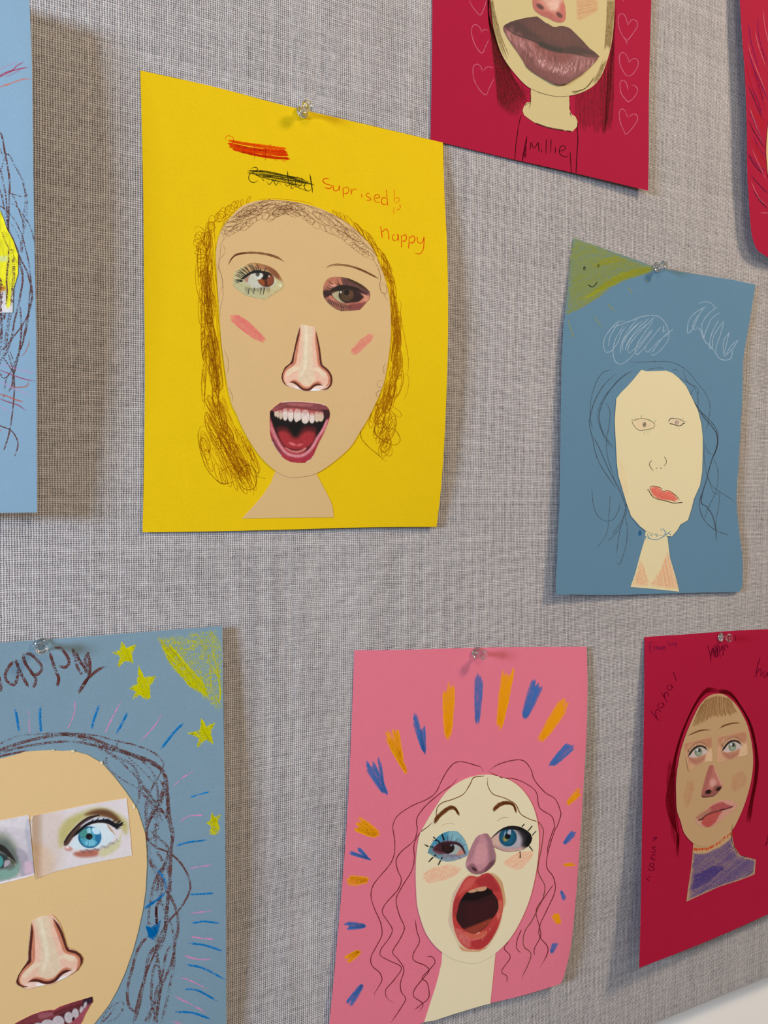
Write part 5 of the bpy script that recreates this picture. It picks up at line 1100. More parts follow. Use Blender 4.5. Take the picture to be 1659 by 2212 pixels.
G6.ribbons('sun', hatch(sunp, 56, 3.0, 3.4, (190, 188, 30), .46, seed=70, over=5)+hatch(sunp, 80, 5.0, 3.0, (192, 188, 30), .42, seed=71, over=3)+hatch(K('H', (1020, 170), (1080, 180), (1300, 430), (1350, 540), (1200, 440), (1090, 310)), 50, 2.2, 3.6, (204, 198, 6), .75, seed=72, over=4) +
           hatch(K('H', (1250, 120), (1380, 100), (1330, 300)), 80, 4.6, 3.4, (196, 190, 20), .4, seed=73)+[S('H', [(1350, 180), (1390, 350), (1410, 500), (1390, 600)], 3.6, (200, 194, 10), .7), S('H', [(1300, 120), (1340, 300), (1350, 480), (1345, 550)], 3.6, (200, 194, 10), .6)], MAT_CRAYON, G6.root, label='yellow crayon sun in the upper right corner')
BL = (8, 122, 188); PK = (226, 132, 178)
def ray(c, pts, w, col, pr, name='ray_mark'): G6.ribbons(name, [S(c, pts, w, col, pr, .2)] + ([S(c, [(x+4, y+2) for x, y in pts], w*.7, col, pr, .2)] if w > 3.5 else []), MAT_CRAYON, G6.root, over=False)
for c, pts, w in [('H', [(97, 595), (108, 660), (122, 748)], 5.5), ('H', [(258, 575), (255, 650), (262, 755)], 5.5), ('H', [(632, 570), (605, 650), (582, 732)], 4.5), ('H', [(818, 610), (785, 680), (742, 755)], 4.5), ('H', [(1175, 685), (1110, 750), (1025, 858)], 5), ('H', [(1212, 1165), (1270, 1145), (1350, 1125)], 3.2),
                  ('I', [(1120, 378), (1200, 355), (1320, 338)], 4), ('I', [(1205, 688), (1280, 685), (1375, 678)], 4), ('I', [(1215, 875), (1300, 860), (1405, 872)], 4.4), ('I', [(1205, 1000), (1300, 1010), (1425, 1050)], 5), ('I', [(1180, 1135), (1300, 1160), (1438, 1232)], 5), ('I', [(1170, 1295), (1260, 1300), (1390, 1370)], 4.6), ('I', [(1115, 1438), (1230, 1445), (1360, 1490)], 5)]:
    ray(c, pts, w, BL, .62)
for c, pts, w in [('H', [(180, 608), (186, 680), (190, 755)], 2.8), ('H', [(478, 540), (475, 620), (450, 690), (420, 735)], 2.8), ('H', [(775, 548), (720, 650), (668, 758)], 2.8), ('H', [(1042, 618), (1000, 690), (940, 760), (890, 808)], 2.8), ('H', [(1250, 982), (1180, 1030), (1105, 1095)], 2.8), ('H', [(1145, 1330), (1200, 1285), (1310, 1275)], 2.6),
                  ('I', [(1200, 525), (1280, 510), (1370, 498)], 3), ('I', [(1215, 810), (1290, 800), (1365, 795)], 3), ('I', [(1205, 955), (1290, 968), (1380, 975)], 3.4), ('I', [(1165, 1072), (1250, 1100), (1360, 1105)], 3.4), ('I', [(1140, 1215), (1220, 1240), (1330, 1295)], 3), ('I', [(1115, 1338), (1220, 1390), (1330, 1450)], 3), ('I', [(1100, 1500), (1150, 1512), (1180, 1530)], 3)]:
    ray(c, pts, w, PK, .52)
HR = (100, 60, 54)
hs = [('H', q, w, a) for q, w, a in (
    ([(-60, 850), (20, 810), (120, 770), (260, 757), (420, 752), (600, 765), (740, 800), (870, 830), (980, 875), (1040, 930), (1040, 980), (1000, 1050), (960, 1130), (930, 1220), (935, 1333)], 2.6, .5), ([(-60, 880), (40, 845), (180, 800), (330, 770), (470, 760), (600, 790), (720, 840), (850, 890), (960, 930), (1020, 970), (1060, 1030), (1070, 1110), (1078, 1220), (1085, 1333)], 4.6, .6),
    ([(-60, 900), (60, 860), (200, 830), (360, 808), (520, 812), (680, 850), (800, 880), (900, 920), (1000, 965), (1050, 1020), (1040, 1120), (1000, 1210), (950, 1300), (940, 1333)], 3.6, .55), ([(-60, 920), (40, 890), (160, 868), (180, 866)], 3.0, .6), ([(380, 755), (520, 780), (640, 830), (780, 870), (920, 910), (1010, 975)], 4.2, .5), ([(520, 790), (640, 850), (740, 900), (840, 950), (880, 1010), (900, 1080), (960, 1150), (1040, 1250), (1085, 1310)], 3.6, .45),
    ([(690, 890), (760, 920), (820, 980), (900, 1060), (960, 1140), (1010, 1240), (1040, 1333)], 3.4, .45), ([(690, 880), (680, 940), (720, 1000), (800, 1060), (880, 1100), (930, 1120)], 2.6, .5), ([(760, 790), (740, 840), (700, 890)], 2.0, .5), ([(900, 920), (960, 980), (1000, 1060), (1010, 1160), (990, 1260), (930, 1333)], 3.6, .45), ([(1000, 1030), (1050, 1100), (1030, 1200), (960, 1310)], 3, .5), ([(850, 960), (890, 1060), (890, 1150), (880, 1210)], 4, .4), ([(1060, 1040), (1070, 1160), (1062, 1300)], 3, .5), ([(740, 800), (760, 860), (840, 920), (960, 1040), (1020, 1120)], 3, .4))]
hs += [('I', q, w, a) for q, w, a in (
    ([(1060, 0), (1075, 100), (1085, 200), (1105, 300), (1095, 400), (1090, 500), (1085, 620), (1070, 760), (1060, 900), (1040, 1000)], 5.2, .58), ([(870, 0), (930, 60), (990, 120), (1060, 180), (1090, 260), (1100, 350), (1070, 450), (1040, 550), (1060, 650), (1100, 720), (1130, 800), (1140, 900), (1120, 1000), (1100, 1120), (1050, 1240), (1020, 1330), (1000, 1517)], 4.2, .56),
    ([(1060, 0), (1040, 60), (990, 160), (950, 240), (940, 320), (990, 380), (1080, 420), (1150, 480), (1200, 560), (1218, 630), (1200, 700), (1150, 780), (1080, 860), (1020, 960), (990, 1060), (940, 1180), (900, 1300), (870, 1420), (850, 1517)], 3.0, .62), ([(960, 20), (940, 120), (935, 220), (940, 320), (940, 420), (980, 520), (1030, 600), (1030, 700), (1000, 780), (1005, 880), (1000, 1000), (1010, 1100), (1025, 1220), (1010, 1340), (960, 1460), (950, 1517)], 4.4, .5),
    ([(1020, 100), (1000, 200), (990, 300), (1010, 420), (1060, 500), (1090, 600), (1080, 720), (1060, 840), (1050, 960), (1010, 1060)], 4.6, .45), ([(950, 270), (1020, 330), (1080, 400), (1060, 480), (1010, 560), (980, 640), (960, 740), (950, 840), (960, 900)], 4.0, .5), ([(1110, 420), (1060, 500), (1020, 570), (1010, 680), (1040, 760), (1080, 840), (1110, 940), (1115, 1040), (1110, 1160), (1085, 1280), (1060, 1400), (1030, 1517)], 4.2, .46),
    ([(945, 955), (900, 1010), (870, 1070), (850, 1150), (825, 1240), (815, 1340), (830, 1410), (870, 1440), (890, 1460)], 4.2, .56), ([(1000, 1010), (950, 1090), (930, 1200), (910, 1300), (890, 1400), (860, 1500)], 4.6, .55), ([(1010, 1100), (980, 1180), (970, 1280), (970, 1380), (1000, 1480), (1000, 1517)], 4.0, .5), ([(1060, 920), (1020, 1000), (1000, 1080), (1020, 1180), (1030, 1260), (1010, 1400), (980, 1517)], 4.4, .55),
    ([(1100, 1000), (1060, 1080), (1040, 1200), (1000, 1300), (980, 1400), (920, 1517)], 3.8, .5), ([(640, 1517), (680, 1440), (730, 1390), (780, 1375), (790, 1400), (770, 1450), (720, 1500)], 3.0, .42), ([(650, 1510), (700, 1460), (740, 1400)], 2.6, .5), ([(680, 1510), (720, 1490)], 2.4, .6), ([(950, 100), (990, 180), (1010, 260), (960, 340), (960, 440), (1000, 540)], 5, .42), ([(1040, 560), (1000, 640), (960, 760), (950, 860)], 3.4, .45))]
G6.ribbons('hair_strands', [S(c, q, w*1.45, HR, a*.97, .06) for c, q, w, a in hs], MAT_CRAYON, G6.root, over=False, label='long tangled brown crayon strands')
G6.ribbons('hair_bow', [S('I', q, w, (0, 104, 170), a, .15) for q, w, a in (([(1005, 530), (1040, 570), (1060, 620), (1062, 665)], 5, .6), ([(1060, 670), (1020, 710), (960, 750), (915, 790)], 4, .6), ([(1050, 690), (1000, 730), (930, 780)], 3, .6), ([(1000, 500), (1030, 560)], 3, .4))] + hatch(K('I', (930, 880), (965, 895), (1030, 850), (1020, 920), (985, 985), (950, 960)), 60, 1.6, 3, (0, 100, 160), .8, seed=80) +
           [S('I', [(1000, 760), (1000, 820), (1002, 880)], 5, (60, 24, 20), .8, .05)], MAT_CRAYON, G6.root, over=False, lift=0.06, label='blue crayon bow on the strands')

# ================================================================== 7. pink sheet
PAP_P = paper_mat('pink_card', (226, 118, 136), .04)
PAP_C2 = paper_mat('pale_cream_paper', (232, 216, 178), .02)
def h_pk(u, v): return 0.0003+0.0055*np.clip(u, 0, 1)**3*(.3+.7*hump(v*.8+.1))+0.003*np.clip(1-u, 0, 1)**2*v+.0045*v**2*u
Po = cr([(765, 1405), (900, 1403), (1035, 1399), (1267, 1397)], 12).tolist()[:-1]+cr([(1267, 1397), (1269, 1480), (1266, 1600), (1259, 1720), (1252, 1830), (1243, 1950), (1232, 2050), (1218, 2109)], 10).tolist()[:-1]+cr([(1218, 2109), (1214, 2119), (1205, 2127), (1130, 2150), (1059, 2167)], 8).tolist()[:-1]+cr([(1059, 2167), (980, 2186), (915, 2209), (800, 2245), (700, 2275)], 12).tolist()[:-1]+cr([(700, 2275), (711, 2212), (726, 2060), (740, 1900), (751, 1750), (758, 1600), (762, 1500), (765, 1405)], 12).tolist()[:-1]
P7 = Sheet('collage_portrait', [(765, 1405), (1267, 1397), (1213, 2128), (700, 2275)], h_pk,
           'pink portrait with a round shouting red mouth and a halo of blue and orange marks', 'drawing', GRP, PAP_P, Po)
nP = K('K', (738, 800), (733, 880), (715, 960), (695, 1030), (672, 1100), (650, 1170), (632, 1226), (690, 1216), (740, 1200), (800, 1180), (900, 1150), (960, 1132), (1015, 1118), (1025, 1020), (1035, 920), (1048, 800), (900, 860))
P7.card('neck', nP, 0.25, 0.3, PAP_C2, P7.root, step=8)
fP = K('J', (990, 838), (900, 852), (820, 890), (750, 950), (685, 1045), (640, 1120)) + K('K', (607, 140), (590, 230), (583, 350), (585, 450), (592, 550), (615, 640), (650, 725), (710, 800), (790, 855), (860, 878), (915, 886), (980, 870), (1060, 815), (1130, 740), (1190, 640), (1240, 520), (1275, 380), (1292, 250), (1295, 130)) + K('J', (1275, 1060), (1240, 980), (1190, 915), (1130, 872), (1060, 848))
F7 = P7.card('face', fP, 0.55, 0.35, PAP_C2, P7.root, step=10, smooth=True)
F7['label'] = 'egg-shaped face cut from pale cream paper'
# eye with blue eyeshadow
q1 = [(215, 1030), (260, 910), (330, 800), (420, 710), (520, 640), (640, 602), (740, 598), (810, 610), (900, 690), (960, 780), (1010, 900), (1035, 1010), (1005, 1095), (880, 1150), (740, 1195), (620, 1212), (530, 1195), (430, 1155), (310, 1085)]
p = Print('p1', (120, 166, 178))
p.poly([(240, 960), (420, 700), (640, 610), (700, 700), (560, 800), (400, 860), (300, 930)], (70, 142, 172), 70)
p.poly([(640, 610), (800, 620), (1000, 860), (1030, 1000), (900, 860), (760, 800), (640, 760)], (130, 178, 188), 80)
p.poly([(220, 1030), (300, 900), (340, 1000), (420, 1120), (300, 1080)], (100, 138, 146), 40)
p.poly([(320, 950), (420, 860), (560, 800), (760, 810), (860, 860), (960, 1010), (970, 1060), (860, 1080), (700, 1090), (520, 1070), (380, 1040)], (110, 64, 76), 40)
p.poly([(560, 1060), (700, 1080), (1000, 1080), (900, 1150), (640, 1200), (480, 1150)], (140, 150, 164), 40)
p.poly([(700, 860), (860, 880), (930, 1010), (900, 1060), (700, 1070), (640, 1050)], (168, 178, 172), 24)
p.poly([(870, 960), (960, 1040), (900, 1070), (800, 1080)], (196, 136, 120), 30)
p.poly([(330, 960), (480, 860), (560, 860), (540, 1020), (420, 1000)], (70, 32, 40), 40)
p.ell(625, 930, 128, 118, (30, 16, 18), 16); p.ell(600, 930, 70, 80, (50, 20, 20), 50); p.ell(690, 880, 26, 24, (120, 112, 128), 20); 
p.poly([(380, 900), (480, 830), (640, 810), (780, 820), (860, 850), (930, 920), (975, 1050), (950, 1040), (880, 930), (780, 870), (620, 860), (480, 880)], (56, 26, 36), 16)
for a in [(480, 850, 420, 770), (540, 820, 500, 720), (610, 810, 620, 660), (640, 810, 650, 660), (680, 800, 720, 640), (620, 820, 600, 700), (790, 820, 880, 720), (830, 840, 910, 750), (850, 860, 950, 820), (760, 810, 830, 740), (900, 900, 980, 860), (420, 880, 380, 830)]: p.line([(a[0], a[1]), (a[2], a[3])], 10, (54, 44, 62), 8, .75, (1, -.02))
for i in range(22):
    x = 400+i*22; p.line([(x, 1060+ (i > 3)*20), (x-20+i*1.6, 1130+20*math.sin(i))], 8, (84, 54, 66), 8, .6)
p.line([(520, 640), (740, 600), (900, 690), (1000, 880), (1030, 1000)], 8, (70, 110, 124), 10, .5); p.grain(.08, 40)
P7.card('eye', K('p1', *q1), .9, .15, MAT_PRINT, F7, step=1.0, prn=p, edge=(150, 190, 196))['label'] = 'printed dark eye with light blue eyeshadow'
q2 = [(555, 745), (600, 690), (700, 600), (800, 535), (900, 500), (1010, 495), (1120, 510), (1200, 545), (1290, 600), (1350, 660), (1380, 740), (1360, 820), (1310, 900), (1200, 970), (1080, 1000), (920, 1018), (800, 1000), (680, 955), (590, 905)]
p = Print('p2', (176, 158, 160))
p.poly([(550, 760), (700, 640), (760, 900), (650, 960), (580, 900)], (214, 174, 156), 50)
p.poly([(600, 880), (720, 900), (900, 950), (1100, 940), (1250, 880), (1200, 970), (920, 1025), (680, 960)], (200, 160, 150), 34)
p.poly([(720, 640), (760, 900), (900, 930), (1060, 920), (1160, 880), (1180, 760), (1100, 560), (800, 560)], (180, 170, 176), 50)
p.poly([(1060, 560), (1200, 560), (1380, 700), (1380, 800), (1280, 920), (1180, 900), (1180, 760), (1120, 640)], (40, 36, 40), 110)
p.poly([(1180, 560), (1390, 640), (1390, 880), (1260, 920), (1260, 700)], (14, 12, 14), 50)
p.ell(895, 725, 178, 182, (20, 78, 104), 16); p.ell(890, 735, 130, 140, (30, 100, 128), 60); p.iris(895, 725, 170, 175, (14, 60, 84), 24, .45)
p.ell(850, 750, 60, 60, (120, 130, 90), 34); p.ell(840, 780, 30, 20, (190, 140, 70), 18, 0, .8); p.ell(890, 702, 56, 62, (8, 10, 14), 14)
p.poly([(880, 640), (920, 570), (955, 580), (950, 670), (900, 660)], (176, 178, 190), 16); p.poly([(820, 650), (850, 590), (850, 660), (830, 700)], (130, 160, 180), 14)
p.poly([(550, 760), (640, 660), (760, 560), (900, 498), (1050, 490), (1200, 540), (1320, 620), (1300, 700), (1180, 610), (1060, 580), (900, 570), (760, 600), (650, 680)], (22, 20, 22), 26)
p.line([(600, 900), (760, 980), (920, 1014), (1100, 996), (1240, 950)], 12, (110, 70, 70), 12, .8); p.line([(640, 830), (660, 900), (780, 950)], 8, (180, 110, 90), 10, .6); p.grain(.06, 40)
P7.card('eye', K('p2', *q2), .9, .15, MAT_PRINT, F7, step=1.0, prn=p, edge=(90, 80, 80))['label'] = 'printed blue eye with heavy black liner'
# mouth
qm = [(700, 160), (800, 190), (900, 190), (1080, 150), (1180, 155), (1260, 190), (1320, 260), (1400, 370), (1430, 500), (1480, 800), (1480, 860), (1420, 980), (1380, 1200), (1310, 1430), (1200, 1640), (1050, 1850), (880, 1925), (760, 1935), (620, 1930), (500, 1912), (450, 1850), (390, 1750), (300, 1530), (220, 1360), (183, 1230), (200, 1050), (240, 780), (300, 600), (400, 430), (520, 280), (620, 200)]
p = Print('pm', (222, 198, 160))
p.poly([(200, 1300), (280, 900), (300, 620), (560, 260), (500, 500), (300, 900), (290, 1200), (320, 1500), (300, 1500)], (216, 188, 164), 40)
p.poly([(1150, 160), (1420, 380), (1470, 820), (1400, 900), (1380, 600), (1250, 300)], (206, 158, 112), 30); p.poly([(440, 1800), (520, 1900), (880, 1925), (1060, 1840), (1000, 1840), (800, 1900), (560, 1860)], (214, 150, 104), 24)
p.poly([(620, 250), (720, 225), (850, 250), (960, 190), (1080, 165), (1170, 210), (1280, 340), (1360, 500), (1410, 720), (1420, 930), (1390, 1100), (1320, 1350), (1220, 1560), (1080, 1760), (920, 1870), (760, 1880), (600, 1850), (470, 1740), (380, 1580), (310, 1350), (280, 1100), (300, 850), (350, 680), (440, 500), (540, 330)], (192, 62, 58), 22)
p.poly([(540, 400), (640, 280), (800, 290), (700, 480), (560, 560), (420, 640)], (208, 88, 80), 70); p.poly([(820, 330), (1100, 200), (1250, 360), (1330, 560), (1180, 560), (1050, 460), (880, 460)], (172, 48, 50), 70)
p.poly([(330, 800), (420, 700), (440, 800), (380, 1100), (330, 1150), (300, 1000)], (170, 52, 52), 40); p.poly([(1320, 800), (1400, 800), (1400, 1000), (1330, 1200), (1280, 1150)], (206, 96, 76), 40)
p.poly([(360, 1400), (560, 1500), (700, 1700), (640, 1840), (460, 1700), (360, 1520)], (206, 96, 90), 60); p.poly([(700, 1700), (1000, 1600), (1200, 1400), (1280, 1250), (1220, 1520), (1040, 1780), (800, 1860)], (180, 50, 52), 50)
p.poly([(560, 1480), (720, 1520), (900, 1500), (1000, 1460), (1060, 1520), (960, 1620), (780, 1640), (600, 1580)], (206, 96, 74), 50)
p.poly([(625, 580), (800, 530), (1050, 490), (1170, 590), (1260, 700), (1300, 790), (1312, 960), (1230, 1120), (1130, 1240), (1040, 1370), (900, 1470), (760, 1515), (640, 1480), (520, 1410), (420, 1290), (370, 1170), (400, 980), (450, 800), (520, 690)], (50, 18, 22), 14)
p.poly([(600, 620), (800, 590), (1080, 520), (1180, 600), (1000, 700), (800, 780), (560, 780), (480, 800)], (22, 8, 8), 60)
p.poly([(560, 1420), (700, 1360), (900, 1280), (1140, 1180), (1160, 1230), (1040, 1370), (900, 1470), (760, 1515), (640, 1480)], (150, 58, 42), 70); p.poly([(600, 900), (900, 850), (1200, 760), (1250, 1000), (1000, 1200), (600, 1280)], (66, 20, 24), 120, .6)
p.poly([(628, 580), (700, 545), (830, 500), (960, 470), (1050, 480), (1030, 540), (940, 572), (835, 575), (800, 590), (720, 606), (650, 600)], (206, 152, 118), 12); p.line([(832, 520), (836, 580)], 8, (120, 70, 56), 8)
for i, (x, y) in enumerate([(470, 1560), (510, 1590), (600, 1590), (650, 1630), (690, 1650), (730, 1660), (800, 1640), (850, 1640), (890, 1620), (930, 1600), (980, 1560), (1040, 1480), (1120, 1410), (850, 1510), (880, 1500), (460, 1620), (540, 1640), (540, 1700), (960, 1640), (770, 1650)]): p.line([(x+8, y-16), (x-6, y+22)], 15, (228, 140, 130), 10, .85)
p.line([(830, 1525), (890, 1495)], 14, (236, 170, 150), 10); p.ell(1300, 1120, 20, 50, (224, 110, 104), 26)
p.grain(.07, 26)
P7.card('mouth', K('pm', *qm), .9, .15, MAT_PRINT, F7, step=1.05, prn=p, edge=(230, 208, 172))['label'] = 'printed wide open mouth with glossy red lips'
qn = [(1340, 648), (1410, 655), (1460, 720), (1500, 800), (1530, 920), (1575, 1080), (1572, 1180), (1545, 1260), (1470, 1340), (1400, 1400), (1300, 1450), (1200, 1462), (1100, 1440), (1030, 1380), (985, 1310), (978, 1240), (1010, 1130), (1050, 1000), (1110, 860), (1180, 730), (1240, 680)]
p = Print('p1', (196, 136, 144))
p.poly([(1340, 640), (1440, 660), (1590, 1100), (1540, 1280), (1460, 1340), (1440, 1100), (1420, 850)], (156, 110, 118), 90)
p.poly([(960, 1200), (1150, 800), (1260, 680), (1200, 900), (1100, 1150)], (176, 122, 130), 60); p.poly([(1200, 900), (1350, 860), (1400, 1100), (1330, 1250), (1150, 1230)], (210, 148, 152), 80)
p.poly([(1000, 1330), (1100, 1250), (1180, 1300), (1250, 1400), (1400, 1300), (1540, 1240), (1440, 1400), (1250, 1480), (1080, 1450)], (146, 98, 104), 60)
p.poly([(1350, 1400), (1450, 1230), (1570, 1180), (1540, 1290), (1420, 1400)], (112, 70, 78), 50); p.ell(1150, 1360, 60, 26, (70, 34, 40), 26, 36); p.grain(.05, 40)
P7.card('nose', K('p1', *qn), 1.1, .15, MAT_PRINT, F7, step=1.0, prn=p, edge=(190, 140, 146))['label'] = 'printed pink nose overlapping the blue eye'
BR = (116, 58, 18)
def brow(c, pts, w, pr=.75): 
    out = []
    for k in range(4): out.append(S(c, [(x+(k-1.5)*7, y+(k-1.5)*13) for x, y in pts], w*1.2, BR, pr, .12, 2))
    return out
P7.ribbons('eyebrow', brow('p1', [(350, 440), (420, 330), (500, 250), (600, 170), (700, 130), (770, 160), (810, 220), (845, 280)], 4.2), MAT_PENCIL, F7)
P7.ribbons('eyebrow', brow('p2', [(600, 200), (660, 130), (740, 70), (850, 40), (950, 50), (1020, 100), (1045, 180), (1050, 225)], 3.6), MAT_PENCIL, F7)
P7.ribbons('eyelid_line', [S('p1', [(480, 520), (560, 465), (680, 445), (780, 485)], 1.1, (150, 100, 60), .5)], MAT_PENCIL, F7)
P7.ribbons('eyelid_line', [S('p2', [(675, 410), (760, 350), (850, 325), (930, 352)], 1.4, (150, 100, 60), .6)], MAT_PENCIL, F7)
EK = (22, 24, 18)
P7.ribbons('eyelashes', [S('p1', q, w, EK, .95, 0, 2) for q, w in (([(150, 868), (200, 890), (260, 912), (345, 920)], 2.4), ([(330, 712), (380, 765), (420, 790), (460, 850)], 3.0), ([(318, 778), (340, 785)], 2.2), ([(345, 770), (400, 800)], 2.6), ([(500, 660), (530, 730), (550, 790)], 3.4), ([(235, 1220), (310, 1140), (385, 1070)], 2.8), ([(425, 1285), (470, 1200), (515, 1115)], 3.2), ([(190, 895), (260, 915)], 2.6))], MAT_PENCIL, F7)
P7.ribbons('eyelashes', [S('p2', q, w, EK, .95, 0, 2) for q, w in (([(1170, 520), (1228, 455)], 2.2), ([(1295, 600), (1340, 550), (1380, 495)], 2.6), ([(1375, 690), (1460, 598)], 2.4), ([(1315, 895), (1350, 940), (1390, 1000)], 2.6), ([(1138, 1005), (1142, 1080), (1138, 1145)], 3.4), ([(1120, 560), (1180, 520)], 2.2))], MAT_PENCIL, F7)
P7.ribbons('blush_mark', hatch(K('K', (625, 370), (690, 330), (780, 310), (850, 330), (840, 360), (770, 400), (660, 430), (620, 405)), -32, 1.9, 2.3, (234, 166, 140), .44, seed=90), MAT_PENCIL, F7)
P7.ribbons('blush_mark', hatch(K('K', (1085, 300), (1180, 240), (1270, 230), (1262, 270), (1200, 340), (1160, 350), (1090, 320)), -32, 1.8, 2.2, (236, 168, 140), .46, seed=91), MAT_PENCIL, F7)
PH = (110, 38, 40)
def hp(c, q, w=2.0): return S(c, q, w, PH, .85, .12)
hair = [K('J', (975, 822), (960, 795), (930, 785), (860, 765), (810, 770), (770, 810), (735, 870), (700, 940), (650, 980), (560, 1020), (480, 1075), (452, 1130)) + K('K', (455, 130), (462, 180), (458, 260), (430, 320), (370, 390), (335, 440), (325, 500), (345, 570), (380, 650), (388, 720), (360, 780), (325, 850), (332, 900), (375, 940), (388, 980), (370, 1020), (345, 1060), (348, 1075)),
        K('J', (825, 860), (790, 900), (720, 950), (640, 1020), (595, 1080), (588, 1120)) + K('K', (592, 110), (582, 160), (560, 190), (500, 240), (470, 290), (480, 350), (500, 400), (480, 460), (410, 540), (390, 590), (420, 640), (448, 690), (430, 740), (385, 800), (380, 840), (430, 870), (500, 910), (460, 980), (410, 1040), (420, 1090), (455, 1112)),
        K('K', (690, 60), (660, 90), (610, 130), (580, 180), (572, 220), (575, 280), (560, 350), (500, 450), (470, 520), (490, 610), (518, 680), (490, 750), (450, 820), (480, 860), (515, 920), (495, 1000), (500, 1050), (525, 1090), (500, 1140), (440, 1230)),
        K('K', (580, 630), (590, 700), (605, 760), (570, 830), (575, 870), (640, 900), (660, 930), (620, 980), (575, 1040), (575, 1080), (625, 1120), (605, 1165)),
        K('K', (645, 845), (680, 850), (695, 880), (665, 920), (620, 970), (650, 1000), (660, 1080), (620, 1120), (575, 1155)),
        K('J', (985, 845), (920, 855), (900, 890), (860, 950), (800, 980), (740, 1000), (708, 1030), (700, 1090), (685, 1130)),
        K('J', (1000, 855), (1000, 900), (1030, 950), (1100, 975), (1160, 1010), (1190, 1065), (1240, 1095), (1295, 1115), (1318, 1150)) + K('K', (1322, 130), (1310, 220), (1290, 330), (1300, 380), (1330, 440), (1318, 510), (1290, 570), (1255, 640), (1220, 690), (1205, 740), (1210, 790), (1250, 830), (1230, 900), (1205, 950), (1200, 980)),
        K('J', (1000, 820), (1060, 780), (1150, 755), (1210, 760), (1250, 810), (1270, 870), (1330, 940), (1390, 980), (1420, 1050), (1420, 1080), (1400, 1140)) + K('K', (1390, 110), (1360, 200), (1340, 290), (1345, 340), (1380, 390), (1388, 470), (1340, 580), (1300, 670), (1300, 730), (1345, 790), (1340, 840), (1300, 912)),
        K('J', (1005, 822), (1080, 855), (1150, 862), (1220, 890), (1280, 940), (1300, 1030), (1370, 1080), (1386, 1140)) + K('K', (1380, 110), (1350, 200), (1345, 260)),
        K('K', (1380, 430), (1330, 500), (1280, 580), (1300, 680), (1305, 730), (1270, 800), (1270, 840)), K('K', (1120, 760), (1095, 800), (1130, 850), (1080, 930), (1110, 960), (1110, 995)), K('K', (1195, 690), (1170, 750), (1168, 800), (1190, 825))]
P7.ribbons('wavy_hair', [(cr(q, 3), 2.0, PH if i not in (5, 6) else (118, 70, 40), .85, .06) for i, q in enumerate(hair)], MAT_PENCIL, P7.root, label='thin wavy dark red pencil hair lines')
OR_ = (240, 160, 16); BU = (66, 110, 176)
def mark(c, a, b, w, col, n, seed, pr=.85):
    """a bundle of strokes that starts narrow at a and fans out to w (crop px) at b"""
    R = np.random.RandomState(seed); a = np.array(a, float); b = np.array(b, float); d = b-a; nn = np.array([-d[1], d[0]])/np.linalg.norm(d)
    out = []
    for k in range(n):
        t = (k+.5)/n-.5
        e = b+nn*t*w+d*(R.rand()-.6)*.22; s = a+nn*t*w*.35+d*.12*R.rand()
        out.append((cr(KL(c, [tuple(s), tuple((s+e)/2+nn*t*w*.15), tuple(e)]), 3), w/CROP[c][2]/n*(1.6 if col[0] > 100 else 1.15)+.7, col, pr*(.75+.35*R.rand()), .12))
    P7.ribbons('halo_mark', out, MAT_PENCIL, P7.root, over=False)
mk = [('J', (938, 550), (950, 265), 48, BU, 4), ('J', (1062, 588), (1120, 225), 66, OR_, 6), ('J', (1205, 525), (1290, 300), 74, BU, 5), ('J', (1295, 655), (1450, 415), 66, OR_, 5), ('J', (1357, 795), (1490, 660), 56, BU, 4), ('J', (770, 640), (775, 320), 66, OR_, 6), ('J', (638, 730), (575, 500), 34, BU, 3), ('J', (636, 725), (622, 555), 30, BU, 3),
      ('J', (535, 835), (415, 600), 40, OR_, 4), ('J', (505, 760), (462, 570), 34, OR_, 3), ('J', (415, 960), (310, 770), 60, BU, 5), ('J', (400, 920), (370, 740), 18, BU, 2), ('K', (372, 148), (240, 75), 80, OR_, 6), ('K', (330, 288), (205, 245), 20, BU, 3), ('K', (310, 280), (245, 215), 20, BU, 2), ('K', (318, 405), (185, 408), 56, OR_, 5), ('K', (298, 668), (178, 668), 46, BU, 4), ('K', (265, 810), (185, 868), 44, OR_, 4), ('K', (282, 1000), (200, 1118), 44, BU, 4),
      ('J', (1455, 1012), (1535, 930), 36, OR_, 3), ('K', (1435, 200), (1500, 128), 34, BU, 3), ('K', (1430, 318), (1503, 312), 18, OR_, 3), ('K', (1422, 462), (1446, 520), 24, BU, 3), ('K', (1415, 660), (1385, 600), 42, OR_, 4), ('K', (1365, 832), (1392, 765), 32, BU, 3)]
for i, (c, a, b, w, col, n) in enumerate(mk): mark(c, a, b, w, col, n+1, 100+i)

# ================================================================== 8. crimson sheet, lower right
PAP_K = paper_mat('dark_khaki_paper', (194, 158, 116), .02)
def h_c8(u, v): return 0.0004+0.0125*np.clip(1-u, 0, 1)**2.4*(np.clip(v, 0, 1)**.6)+.009*v*v*v
Ko = cr([(1392, 1376), (1500, 1369), (1577, 1363), (1659, 1359), (1790, 1351)], 12).tolist()[:-1]+[(1775, 1640), (1760, 1932)]+cr([(1760, 1932), (1700, 1957), (1659, 1975), (1577, 2012), (1486, 2050), (1381, 2091)], 12).tolist()[1:-1]+cr([(1381, 2091), (1384, 1950), (1387, 1774), (1391, 1537), (1392, 1376)], 12).tolist()[:-1]
K8 = Sheet('collage_portrait', [(1392, 1376), (1790, 1351), (1760, 1932), (1381, 2091)], h_c8,
           'crimson portrait with pale green eyes, purple neck and handwritten laughter, at the lower right', 'drawing', GRP, PAP_R, Ko)
